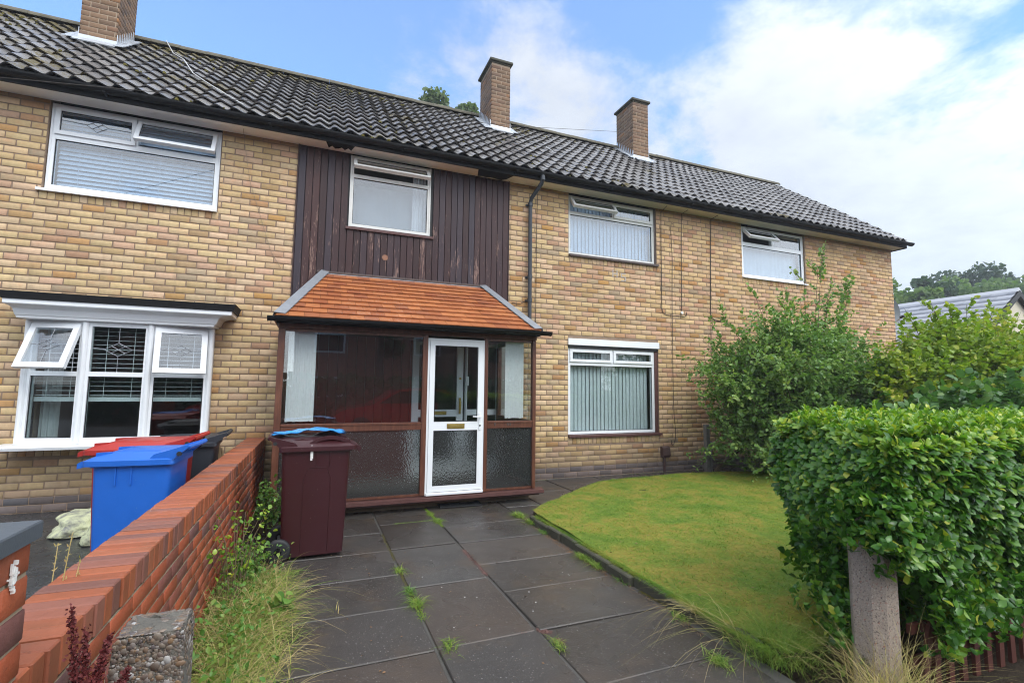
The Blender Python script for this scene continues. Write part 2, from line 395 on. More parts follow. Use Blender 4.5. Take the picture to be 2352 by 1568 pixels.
def fabric(name, base, tl=.35):
    m = bpy.data.materials.new(name); m.use_nodes = True; nt = m.node_tree; nt.nodes.clear(); t = NT(nt)
    d = t.n('ShaderNodeBsdfDiffuse'); d.inputs[0].default_value = (*base, 1); tr = t.n('ShaderNodeBsdfTranslucent'); tr.inputs[0].default_value = (*base, 1)
    tcn = t.n('ShaderNodeTexCoord'); f = t.noise(20, 3, .5, tcn.outputs['Object'])
    c = t.mix(1.0, base, t.math('ADD', .9, t.math('MULTIPLY', f, .2)), 'MULTIPLY'); t.l(c, d.inputs[0])
    mx = t.n('ShaderNodeMixShader'); mx.inputs[0].default_value = tl; t.l(d.outputs[0], mx.inputs[1]); t.l(tr.outputs[0], mx.inputs[2])
    o = t.n('ShaderNodeOutputMaterial'); t.l(mx.outputs[0], o.inputs[0]); return m
MT['blind_white'] = fabric('blind_white', (.92, .92, .92), .1)
MT['blind_blue'] = fabric('blind_pale_blue', (.52, .62, .74), .1)
MT['blind_grey'] = fabric('blind_grey_blue', (.56, .63, .65), .05)
MT['net'] = fabric('net_curtain', (.66, .73, .82), .2)
MT['net_grey'] = fabric('net_grey', (.30, .33, .35), .2)
MT['curtain'] = fabric('curtain_white', (.80, .80, .80), .2)
MT['room'] = M_('room_plaster', (.30, .28, .26), .8, noise=(2, .1))
MT['ceiling_m'] = M_('room_ceiling', (.55, .55, .54), .8, noise=(2, .06))
MT['carpet'] = M_('carpet', (.12, .10, .09), .95, noise=(30, .3))
MT['redwood'] = M_('inner_red_boards', (.11, .019, .013), .3, .5, noise=(12, .4), bump=(14, .2, .004))

def plastic(name, base, rough=.38, dirt=.15):
    m, t, p, g = mat(name, base, rough, .5)
    f = t.noise(5, 6, .65, g.outputs['Object']); f2 = t.noise(60, 4, .6, g.outputs['Object'])
    c = t.mix(1.0, base, t.math('ADD', .86, t.math('MULTIPLY', f, .28)), 'MULTIPLY')
    c = t.mix(t.math('MULTIPLY', t.sm(f2, .66, .74), dirt), c, (.42, .40, .36)); t.l(c, p.inputs['Base Color'])
    t.l(t.math('ADD', rough-.1, t.math('MULTIPLY', f, .25)), p.inputs['Roughness']); addbump(t, p, t.noise(140, 2, .5, g.outputs['Object']), .12, .002); return m
MT['bin_blue'] = plastic('bin_plastic_blue', (.012, .12, .52))
MT['bin_red'] = plastic('bin_plastic_red', (.36, .022, .016))
MT['bin_maroon'] = plastic('bin_plastic_maroon', (.040, .007, .010), .36)
MT['bin_black'] = plastic('bin_plastic_charcoal', (.022, .026, .034), .4)
MT['bag_blue'] = M_('blue_plastic_bag', (.03, .30, .72), .25, .5, noise=(14, .3), bump=(20, .6, .01))
MT['tyre'] = M_('black_rubber', (.016, .017, .019), .6, noise=(14, .3))
MT['sticker'] = M_('white_paper', (.70, .70, .68), .7, noise=(50, .35))
MT['card'] = M_('cardboard', (.42, .28, .15), .8, noise=(10, .2))
MT['cable'] = M_('cable_dark', (.035, .028, .024), .6)
MT['wire_grey'] = M_('wire_grey', (.22, .18, .13), .6)
MT['cable_w'] = M_('cable_white', (.55, .55, .54), .5)
MT['pipe_grey'] = M_('downpipe_grey', (.038, .044, .054), .38, .5, noise=(6, .3))
MT['meter'] = M_('brown_box', (.085, .050, .045), .45, noise=(9, .3))

# wet pavers
m, t, p, g = mat('wet_paving', rough=.3, spec=.5); r = island(t)
vo = t.n('ShaderNodeTexVoronoi'); vo.inputs['Scale'].default_value = 75; t.l(g.outputs['Object'], vo.inputs['Vector'])
f = t.noise(2.4, 6, .65, g.outputs['Object']); f2 = t.noise(120, 3, .7, g.outputs['Object']); f3 = t.noise(.9, 3, .6, g.outputs['Object'])
base = t.ramp(r, [(0, (.044, .038, .033)), (.4, (.052, .046, .042)), (.7, (.060, .055, .051)), (.9, (.066, .050, .040)), (1, (.050, .047, .045))])
base = t.mix(1.0, base, t.math('ADD', .55, t.math('MULTIPLY', f, .9)), 'MULTIPLY')
sh = t.n('ShaderNodeSeparateColor'); t.l(vo.outputs['Color'], sh.inputs[0])
speck = t.math('MULTIPLY', t.sm(sh.outputs[0], .72, .95), t.sm(vo.outputs['Distance'], .45, .1))
base = t.mix(t.math('MULTIPLY', speck, .8), base, t.mix(sh.outputs[1], (.17, .13, .10), (.26, .25, .24)))
base = t.mix(t.math('MULTIPLY', t.sm(t.noise(3.1, 4, .6, g.outputs['Object']), .60, .74), .45), base, (.12, .085, .045))
fb = t.noise(1.6, 6, .7, g.outputs['Object']); fb2 = t.noise(11, 6, .75, g.outputs['Object'])
base = t.mix(t.math('MULTIPLY', t.sm(fb, .50, .66), .55), base, (.085, .060, .042)); base = t.mix(t.math('MULTIPLY', t.sm(fb2, .55, .70), .5), base, (.022, .020, .018)); base = t.mix(t.math('MULTIPLY', t.sm(f2, .60, .72), .35), base, (.15, .13, .115))
t.l(base, p.inputs['Base Color'])
t.l(t.math('ADD', .13, t.math('MULTIPLY', t.sm(f3, .38, .62), .36)), p.inputs['Roughness'])
addbump(t, p, t.math('ADD', f2, t.math('MULTIPLY', speck, .6)), .55, .004); MT['paving'] = m
m, t, p, g = mat('pale_joint', (.075, .07, .062), .7, noise=(8, .5)); MT['joint'] = m
m, t, p, g = mat('wet_imprinted_concrete', rough=.14, spec=.8)
f = t.noise(3, 6, .7, g.outputs['Object']); f2 = t.noise(9, 3, .6, g.outputs['Object'], .8)
t.l(t.ramp(f, [(.3, (.018, .020, .023)), (.7, (.050, .052, .055))]), p.inputs['Base Color'])
t.l(t.math('ADD', .12, t.math('MULTIPLY', f2, .35)), p.inputs['Roughness']); addbump(t, p, t.math('ADD', f2, f), .6, .008); MT['drive'] = m
MT['soil'] = M_('soil', (.045, .033, .022), .95, .2, noise=(12, .5), bump=(40, .9, .03))
MT['asphalt'] = M_('asphalt', (.065, .065, .068), .6, .4, noise=(3, .25), bump=(160, .5, .004))
MT['kerbstone'] = M_('mossy_kerb', (.075, .072, .052), .8, .3, noise=(10, .5), bump=(30, .7, .012))
m, t, p, g = mat('turf', rough=.9, spec=.15); f = t.noise(2.0, 6, .7, g.outputs['Object']); f2 = t.noise(22, 5, .7, g.outputs['Object'])
c = t.ramp(f, [(.3, (.07, .14, .018)), (.45, (.14, .19, .028)), (.56, (.24, .20, .04)), (.66, (.12, .18, .022)), (.78, (.20, .19, .035))]); c = t.mix(1.0, c, t.math('ADD', .5, f2), 'MULTIPLY'); t.l(c, p.inputs['Base Color'])
addbump(t, p, f2, .8, .02); MT['turf'] = m
# foliage
def leafmat(name, stops, rough=.35, tl=.3, spec=.5, vary=None):
    m = bpy.data.materials.new(name); m.use_nodes = True; t = NT(m.node_tree); p = m.node_tree.nodes['Principled BSDF']
    tcn = t.n('ShaderNodeTexCoord')
    r = island(t)
    if vary:
        f = t.noise(vary[0], 3, .6, tcn.outputs['Object']); r = t.math('ADD', t.math('MULTIPLY', r, 1-vary[1]), t.math('MULTIPLY', t.sm(f, .3, .7), vary[1]), clamp=True)
    c = t.ramp(r, stops); t.l(c, p.inputs['Base Color']); p.inputs['Roughness'].default_value = rough; p.inputs['Specular IOR Level'].default_value = spec
    tr = t.n('ShaderNodeBsdfTranslucent'); t.l(t.mix(1.0, c, (1.3, 1.5, .7), 'MULTIPLY'), tr.inputs[0])
    mx = t.n('ShaderNodeMixShader'); mx.inputs[0].default_value = tl
    t.l(p.outputs[0], mx.inputs[1]); t.l(tr.outputs[0], mx.inputs[2]); t.l(mx.outputs[0], m.node_tree.nodes['Material Output'].inputs[0]); return m
MT['hedge'] = leafmat('hedge_leaf', [(0, (.030, .10, .013)), (.4, (.055, .165, .018)), (.75, (.095, .235, .025)), (.94, (.19, .32, .03)), (1, (.36, .38, .04))], .30, .25, .4)
MT['hedge_top'] = leafmat('hedge_pale_leaf', [(0, (.10, .23, .025)), (.5, (.18, .33, .035)), (.85, (.32, .44, .045)), (1, (.50, .52, .06))], .28, .3, .5)
MT['shrub'] = leafmat('shrub_leaf', [(0, (.095, .20, .055)), (.5, (.18, .30, .08)), (.85, (.28, .38, .10)), (1, (.42, .43, .09))], .4, .3, .4, (1.2, .35))
MT['shrub2'] = leafmat('yellow_shrub_leaf', [(0, (.13, .23, .025)), (.5, (.24, .34, .035)), (.85, (.40, .42, .05)), (1, (.50, .42, .07))], .4, .35, .4, (1.2, .4))
MT['bramble'] = leafmat('bramble_leaf', [(0, (.05, .14, .03)), (.6, (.09, .20, .045)), (1, (.17, .26, .08))], .4, .3, .4)
MT['grass'] = leafmat('grass_blade', [(0, (.06, .16, .018)), (.3, (.13, .27, .03)), (.62, (.24, .32, .045)), (.86, (.36, .33, .06)), (1, (.42, .27, .07))], .5, .3, .3, (3.0, .45))
MT['weed'] = leafmat('weed_leaf', [(0, (.07, .18, .03)), (.6, (.13, .26, .045)), (1, (.24, .33, .07))], .45, .3, .4)
MT['straw'] = leafmat('dry_grass', [(0, (.46, .36, .17)), (.5, (.58, .45, .21)), (1, (.32, .34, .09))], .6, .2, .3)
MT['greenblade'] = leafmat('green_grass', [(0, (.10, .21, .025)), (.6, (.20, .32, .045)), (1, (.36, .36, .09))], .5, .3, .3)
MT['dock'] = M_('dock_seed', (.115, .016, .016), .7, noise=(40, .5))
MT['fern'] = leafmat('fern_leaf', [(0, (.06, .14, .025)), (1, (.13, .21, .04))], .5, .3, .3)
MT['tree'] = leafmat('tree_leaf', [(0, (.045, .095, .035)), (.5, (.075, .135, .045)), (1, (.13, .18, .06))], .5, .3, .3, (.3, .4))
MT['tree_mute'] = leafmat('hazed_leaf', [(0, (.09, .13, .06)), (.5, (.13, .18, .08)), (1, (.19, .24, .11))], .6, .35, .3)  # haze put into the leaf colour: dulled for distance
MT['tree_far'] = leafmat('hazed_far_leaf', [(0, (.07, .13, .05)), (.5, (.12, .20, .06)), (1, (.20, .27, .08))], .6, .35, .3, (.25, .4))  # leaf colour lightened to stand for haze over the far trees
MT['tree_dark'] = leafmat('oak_leaf', [(0, (.04, .08, .045)), (1, (.075, .125, .06))], .5, .25, .3)
MT['leaf_dead'] = M_('dead_leaf', (.22, .12, .055), .7, noise=(12, .5))
MT['sedum'] = M_('red_sedum', (.17, .085, .07), .6, noise=(60, .6))
MT['bark'] = M_('bark', (.10, .075, .05), .9, noise=(14, .4), bump=(24, .8, .02))
MT['twig'] = M_('twig', (.12, .085, .045), .8, noise=(14, .4))
# exposed pebble concrete
def pebble(name, scale, amt, base):
    m, t, p, g = mat(name, base, .6, .4)
    vo = t.n('ShaderNodeTexVoronoi'); vo.inputs['Scale'].default_value = scale; t.l(g.outputs['Object'], vo.inputs['Vector'])
    s = t.n('ShaderNodeSeparateColor'); t.l(vo.outputs['Color'], s.inputs[0])
    pc = t.ramp(s.outputs[0], [(0, (.12, .07, .05)), (.25, (.22, .16, .11)), (.5, (.30, .20, .12)), (.7, (.17, .14, .13)), (.88, (.42, .38, .33)), (1, (.55, .53, .50))])
    k = t.math('MULTIPLY', t.sm(vo.outputs['Distance'], .5, .34), t.sm(s.outputs[1], 1-amt, 1-amt+.04))
    n = t.noise(7, 5, .7, g.outputs['Object'])
    b = t.mix(1.0, base, t.math('ADD', .5, n), 'MULTIPLY')
    t.l(t.mix(k, b, pc), p.inputs['Base Color']); addbump(t, p, t.math('ADD', t.math('MULTIPLY', t.sm(vo.outputs['Distance'], .6, .0), t.sm(s.outputs[1], 1-amt, 1-amt+.04)), t.math('MULTIPLY', n, .6)), 1.0, .012); return m
m, t, p, g = mat('aggregate_concrete', rough=.85, spec=.3)
a1 = t.noise(150, 2, .5, g.outputs['Object']); a2 = t.noise(85, 2, .5, g.outputs['Object'], .3); a3 = t.noise(6, 5, .7, g.outputs['Object'])
c = t.mix(1.0, (.33, .27, .22), t.math('ADD', .6, t.math('MULTIPLY', a3, .8)), 'MULTIPLY')
c = t.mix(t.sm(a1, .60, .66), c, (.07, .055, .05)); c = t.mix(t.sm(a2, .64, .70), c, (.30, .15, .11)); c = t.mix(t.sm(a1, .36, .31), c, (.48, .44, .39))
t.l(c, p.inputs['Base Color']); addbump(t, p, t.math('ADD', a1, t.math('MULTIPLY', a3, 1.5)), .7, .006); MT['pebble_fine'] = m
MT['concrete_rough'] = M_('rough_concrete', (.13, .12, .10), .9, noise=(20, .5), bump=(50, .9, .01))
m, t, p, g = mat('pebbles', rough=.4); r = island(t)
t.l(t.ramp(r, [(0, (.085, .062, .052)), (.2, (.15, .115, .085)), (.4, (.19, .155, .12)), (.6, (.11, .092, .088)), (.74, (.22, .135, .07)), (.84, (.24, .22, .20)), (.93, (.14, .10, .08)), (1, (.42, .41, .39))]), p.inputs['Base Color']); MT['pebbles'] = m
MT['capstone'] = M_('grey_cap', (.085, .10, .115), .42, .5, noise=(7, .3), bump=(70, .3, .003))
MT['fence'] = M_('red_fence_paint', (.085, .026, .018), .6, .4, noise=(14, .4), bump=(20, .4, .004))
MT['post_wood'] = M_('weathered_post', (.16, .15, .14), .9, noise=(14, .4), bump=(24, .8, .01))
MT['bare_wood'] = M_('bare_wood', (.26, .13, .08), .8, noise=(40, .6))
MT['paint_faint'] = M_('faint_paint', (.42, .38, .36), .9, noise=(60, .6))
MT['mat_dirt'] = M_('mat_dirt', (.20, .11, .06), .9, noise=(30, .4))
MT['paint_white'] = M_('bird_dropping_white', (.75, .74, .70), .7)
MT['render_cream'] = M_('cream_render', (.62, .56, .43), .9, noise=(4, .08), bump=(60, .3, .004))
MT['boulder'], t, p, g = mat('limed_boulder', rough=.8)
f = t.noise(4, 5, .65, g.outputs['Object']); t.l(t.ramp(f, [(.38, (.22, .22, .20)), (.5, (.55, .57, .36)), (.7, (.68, .70, .42))]), p.inputs['Base Color']); addbump(t, p, t.noise(12, 5, .7, g.outputs['Object']), .8, .03)
MT['car_red'] = M_('car_paint_red', (.60, .015, .02), .2, .6, coat=1.0)
MT['car_glass'] = M_('car_glass', (.01, .012, .014), .05, .8)
MT['street_brick'] = M_('street_house_brick', (.30, .14, .09), .85, noise=(6, .25))
MT['street_roof'] = M_('street_house_roof', (.08, .07, .07), .6, noise=(4, .3))
MT['dish'] = M_('dish_grey', (.16, .18, .19), .5)
# ------------------------------------------------------------------ brick laying
def lay(arr, x0, x1, z0, z1, course, blen, joint=.010, holes=(), zoff=0.0, xoff=0.0):
    """rows of (u0,u1,z0,z1) bricks of a running bond, cut round the holes"""
    n0 = int(math.floor((z0-zoff)/course)); n1 = int(math.ceil((z1-zoff)/course))
    for k in range(n0, n1):
        a, b = max(z0, zoff+k*course+joint/2), min(z1, zoff+(k+1)*course-joint/2)
        if b-a < .02: continue
        segs = [(x0, x1)]
        for hx0, hx1, hz0, hz1 in holes:
            if b > hz0+.01 and a < hz1-.01:
                ns = []
                for s0, s1 in segs:
                    if hx1 <= s0 or hx0 >= s1: ns.append((s0, s1)); continue
                    if hx0 > s0: ns.append((s0, hx0))
                    if hx1 < s1: ns.append((hx1, s1))
                segs = ns
        sh = xoff + (blen/2 if k % 2 else 0) + rnd.uniform(-.008, .008)
        for s0, s1 in segs:
            j0 = int(math.floor((s0-sh)/blen)); j1 = int(math.ceil((s1-sh)/blen))
            for j in range(j0, j1):
                c, d = max(s0, sh+j*blen), min(s1, sh+(j+1)*blen)
                if d-c < .035: continue
                arr.append((c+joint/2+rnd.uniform(-.0015, .0015), d-joint/2+rnd.uniform(-.0015, .0015), a, b))
def bricks_np(items, org, U, N, Zv=(0, 0, 1), depth=.02, ch=.0025, jit=.0012, seed=1):
    """items (n,4) -> mesh arrays; N points out of the wall"""
    g = np.random.default_rng(seed)
    A = np.array(items); n = len(A)
    U, N, Zv, org = map(lambda q: np.array(q, float), (U, N, Zv, org))
    cu = np.stack([A[:, 0], A[:, 1], A[:, 1], A[:, 0]], 1); cz = np.stack([A[:, 2], A[:, 2], A[:, 3], A[:, 3]], 1)
    cu = cu + g.uniform(-jit, jit, cu.shape); cz = cz + g.uniform(-jit, jit, cz.shape)
    su = np.array([1, -1, -1, 1]); sz_ = np.array([1, 1, -1, -1])
    out = g.uniform(-.002, .002, (n, 1))
    chn = ch*g.uniform(.6, 1.8, (n, 4))
    rings = [(cu, cz, -depth+0*out), (cu, cz, out-ch), (cu+su*chn, cz+sz_*chn, out+0*cu)]
    V = np.concatenate([org + r[0][..., None]*U + r[1][..., None]*Zv + np.broadcast_to(r[2], cu.shape)[..., None]*N for r in rings], 1)
    f = []
    for L in (0, 4):
        for k in range(4): f.append([L+k, L+(k+1) % 4, L+4+(k+1) % 4, L+4+k])
    f.append([8, 9, 10, 11])
    F = (np.arange(n)[:, None, None]*12 + np.array(f)[None]).reshape(-1, 4)
    if np.dot(np.cross(U, Zv), N) < 0: F = F[:, ::-1]
    return V.reshape(-1, 3), F
def np_join(parts):
    Vs, Fs, b = [], [], 0
    for V, F in parts: Vs.append(V); Fs.append(F+b); b += len(V)
    return np.concatenate(Vs), np.concatenate(Fs)

# ------------------------------------------------------------------ the terrace
SOFF, XL, XR = 4.965, -7.0, 13.07
H = thing('terraced_house', 'long two-storey terrace of buff brick under one dark wavy-tiled roof with three chimneys', 'terraced house', (4, 0, 0))
BC, BL = .0862, .2285
holes = [(-3.15, -1.30, 3.84, 5.2), (-.33, 2.93, -1, 5.2), (4.08, 5.975, 3.85, 5.2), (4.07, 5.975, .675, 2.36),
         (8.16, 10.03, 3.83, 5.2), (8.16, 10.03, .675, 2.36), (-3.03, -1.23, .76, 2.42)]
heads = [(-3.17, -1.28, 3.715, 3.81), (4.09, 5.97, 3.72, 3.82), (8.15, 10.04, 3.71, 3.81), (4.07, 5.97, .55, .655), (8.15, 10.04, .55, .655), (-3.2, -1.15, .64, .735)]
it = []; lay(it, XL, XR, .175, SOFF, BC, BL, joint=.0145, holes=holes+heads)
solds = []
for a, b, c, d in heads:
    n = int(round((b-a)/.078)); w = (b-a)/n
    solds += [(a+i*w+.004, a+(i+1)*w-.004, c, d) for i in range(n)]
V, F = bricks_np(it+solds, (0, 0, 0), (1, 0, 0), (0, -1, 0), seed=3)
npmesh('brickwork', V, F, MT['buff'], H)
it = []; lay(it, XL, XR, -.05, .175, BC, BL, holes=holes, zoff=.175-BC*3)
for half in (0, 1):
    V, F = bricks_np([q for q in it if (q[0] > 1) == bool(half)], (0, 0, 0), (1, 0, 0), (0, -1, 0), seed=4)
    o = npmesh('plinth', V, F, MT['plinth'], H); tag(o, ['dark grey-brown courses along the foot of the wall, left of the porch', 'dark grey-brown courses along the foot of the wall, right of the porch'][half])
# mortar-faced core of the wall round the openings
cores = (MB(), MB())
hh = [h for h in holes]
xs = sorted({XL, XR} | {v for h in hh for v in h[:2]}); zs = sorted({-.2, SOFF+.1} | {min(max(v, -.2), SOFF+.1) for h in hh for v in h[2:]})
for i in range(len(xs)-1):
    run = None
    for j in range(len(zs)-1):
        mx_, mz_ = (xs[i]+xs[i+1])/2, (zs[j]+zs[j+1])/2
        solid = not any(h[0] < mx_ < h[1] and h[2] < mz_ < h[3] for h in hh)
        if solid: run = (run[0], zs[j+1]) if run else (zs[j], zs[j+1])
        if (not solid or j == len(zs)-2) and run:
            cores[int(xs[i] > 1)].box(xs[i], xs[i+1], .0065, .24, *run); run = None
for core in cores: core.build('wall', MT['mortar'], H)
gw = MB(); gw.prism([(.24, -.2), (6.4, -.2), (6.4, 5.0), (3.05, 7.6), (.24, 5.15)], 0, XR-.24, XR-.002)
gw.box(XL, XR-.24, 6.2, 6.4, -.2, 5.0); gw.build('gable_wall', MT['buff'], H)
ins = MB()
for x in (-3.6, -.45, 3.0, 7.2): ins.box(x-.05, x+.05, .25, 6.19, -.1, 4.96)
ins.box(-.32, 2.92, 2.5, 2.6, -.1, 4.96)
ins.box(XL, XR-.25, 6.1, 6.19, -.1, 4.96); ins.build('interior_wall', MT['room'], H)
ins = MB(); ins.box(XL, XR-.25, .25, 6.09, -.1, .04); ins.box(XL, XR-.25, .25, 6.09, 2.52, 2.72); ins.build('interior_floor', MT['carpet'], H)
ins = MB(); ins.box(XL, XR-.25, .245, 6.09, 4.97, 5.02); ins.build('interior_ceiling', MT['ceiling_m'], H)

# ------------------------------------------------------------------ roof
EY, EZ, RY, RZ = -.36, 5.065, 3.05, 7.765
SLP = (RZ-EZ)/(RY-EY); SL = math.hypot(RZ-EZ, RY-EY); cs, sn = (RY-EY)/SL, (RZ-EZ)/SL
def rp(x, s_, n_): return (x, EY + cs*s_ - sn*n_, EZ + sn*s_ + cs*n_)
ROWS, TW = 13, .2085; G = SL/ROWS
RX0, RX1 = -7.0, 13.16
nt_ = int((RX1-RX0)/TW)
tt = np.linspace(0, 1, 10)
prof = .023*np.sin(2*np.pi*tt) + .004*np.sin(4*np.pi*tt)
Vs, Fs = [], []
b = 0
for i in range(ROWS):
    for j in range(nt_):
        x0 = RX0 + j*TW + rnd.uniform(-.003, .003); s0 = i*G + rnd.uniform(-.006, .006) + .012*math.sin(x0*.9+i*.7); dn_ = rnd.uniform(-.003, .004)
        sag = .012*math.sin(x0*.55+1)*math.sin(math.pi*i/ROWS)
        X = x0 + tt*(TW+.004)
        for (ss, nn) in ((s0+.085, -.004), (s0+.008, .036), (s0, .054), (s0+G+.03, .012)):
            N_ = prof + nn + dn_ + sag
            Vs.append(np.stack([X, EY+cs*ss-sn*N_, EZ+sn*ss+cs*N_], 1))
        for rrow in range(3):
            for q in range(9):
                k0 = b + rrow*10 + q; Fs.append((k0, k0+1, k0+11, k0+10))
        b += 40
V, F = np.concatenate(Vs), np.array(Fs)
roof = npmesh('roof', V, F, MT['tile'], H, smooth=True)
try: roof.data.set_sharp_from_angle(angle=R(35))
except Exception: pass
# solid slope under the tiles, rear slope
rs = MB()
P0, P1 = (EY+.04, EZ-.06), (RY, RZ-.06)
rs.prism([P0, P1, (6.46, EZ-.06), (6.46, EZ-.16), (RY, RZ-.2), (EY+.04, EZ-.12)], 0, RX0, RX1-.03)
o = rs.build('roof_deck', MT['felt'], roof)
# moss cushions on the tiles
mo = MB()
def blob(mb, c, r, sq=.5, n=6, seed=0):
    g = random.Random(seed); rings = []
    for a in range(1, 4):
        th = math.pi/2*(a/3.0)
        rings.append([Vector((c[0]+r*math.cos(th-.0)*math.cos(2*math.pi*k/n)*g.uniform(.7, 1.2), c[1]+r*math.cos(th)*math.sin(2*math.pi*k/n)*g.uniform(.7, 1.2), c[2]+r*sq*math.sin(th))) for k in range(n)])
    base = [Vector((c[0]+r*math.cos(2*math.pi*k/n)*g.uniform(.7, 1.2), c[1]+r*math.sin(2*math.pi*k/n)*g.uniform(.7, 1.2), c[2]-.02)) for k in range(n)]
    mb.loft([base]+rings)
for q in range(900):
    x = RX0 + (1-rnd.random()**.8)*12.5 if rnd.random() < .75 else rnd.uniform(RX0, RX1-1)
    if math.sin(x*2.1)+math.sin(x*5.3+1)+rnd.uniform(-1, 1) < -.2: continue
    s_ = SL*rnd.choice([rnd.random(), 1-rnd.random()**2*.3, 1-rnd.random()**2*.2])
    s_ = round(s_/G)*G + rnd.uniform(-.02, .05)
    blob(mo, rp(x, min(s_, SL-.02), .035), rnd.uniform(.01, .032), rnd.uniform(.4, .8), 6, q)
mo.build('moss', MT['moss'], roof, smooth=True)['kind'] = 'stuff'
# ridge tiles
rt = MB(); x = RX0
while x < 12.98:
    L = .44; zz = RZ + .02 + rnd.uniform(-.004, .004)
    pts = [(RY+.145*math.cos(a), zz+.115*math.sin(a)-.02) for a in [math.pi*k/10 for k in range(11)]]
    inner = [(RY+.12*math.cos(a), zz+.09*math.sin(a)-.02) for a in [math.pi*k/10 for k in range(11)]][::-1]
    rt.prism(pts+inner, 0, x+.004, min(x+L, 13.0)); x += L
rt.prism([(RY-.16, RZ-.10), (RY, RZ+.05), (RY+.16, RZ-.10)], 0, RX0, 12.99); rt.build('ridge_tiles', MT['ridge'], roof)
# soffit, fascia, gutter
so_ = MB(); so_.box(XL, 13.14, -.275, .003, SOFF, SOFF+.02); sof = so_.build('soffit', MT['soffit'], H)
sd2 = MB()
for xa, xb, w_ in ((.02, .42, .2), (2.30, 2.92, .26)):
    n = 9; top_ = [(xa+(xb-xa)*k/n, -.275) for k in range(n+1)]; bot_ = [(xa+(xb-xa)*k/n, -.275+w_*(.55+.45*rnd.random())) for k in range(1, n)][::-1]
    sd2 = MB(); sd2.prism(top_+bot_, 2, SOFF-.005, SOFF-.0005); sd2.build('rotten_patch', MT['felt'], sof)
fa = MB(); fa.box(XL, 13.15, -.302, -.276, SOFF-.012, EZ+.02); fa.box(13.14, 13.165, -.30, 3.0, SOFF-.02, SOFF+.1)
fa.prism([(-.30, SOFF-.01), (-.30, EZ-.03), (RY, RZ-.1), (RY, RZ-.25), (.2, SOFF+.2)], 0, 13.10, 13.15)
fa.build('fascia', MT['felt'], H)
gu = MB()
def gutter_prof(cy, cz, r, t=.004, n=9):
    a = [(cy+r*math.cos(math.pi+math.pi*k/n), cz+r*math.sin(math.pi+math.pi*k/n)) for k in range(n+1)]
    bb = [(cy+(r-t)*math.cos(math.pi+math.pi*k/n), cz+(r-t)*math.sin(math.pi+math.pi*k/n)) for k in range(n+1)][::-1]
    return a+bb
gu.prism(gutter_prof(-.368, EZ-.012, .062, .006), 0, XL, 13.22)
gu.prism(gutter_prof(-.368, EZ-.012, .066, .012), 0, 13.17, 13.24)
x = XL
while x < 12:
    gu.prism(gutter_prof(-.368, EZ-.012, .067, .006), 0, x, x+.05)
    gu.box(x+.9, x+.925, -.368-.066, -.31, EZ-.085, EZ-.072); x += 1.8
gu.build('gutter', MT['black'], H, smooth=False)
# verge mortar and undercloak seen at the right end
# downpipe with swan neck
dp = MB(); px_ = 3.30
dp.tube([(px_+.09, -.368, EZ-.06), (px_+.09, -.368, EZ-.14)], .042, 14)
dp.tube([(px_+.09, -.368, EZ-.12), (px_+.085, -.34, EZ-.18), (px_+.01, -.10, EZ-.36), (px_, -.075, EZ-.44), (px_, -.075, 2.31)], .034, 14)
for z in (4.60, 3.35, 2.95): dp.tube([(px_, -.075, z-.03), (px_, -.075, z+.03)], .042, 14); dp.box(px_-.06, px_+.06, -.035, -.003, z-.015, z+.015)
dp.build('downpipe', MT['pipe_grey'], H, smooth=True)

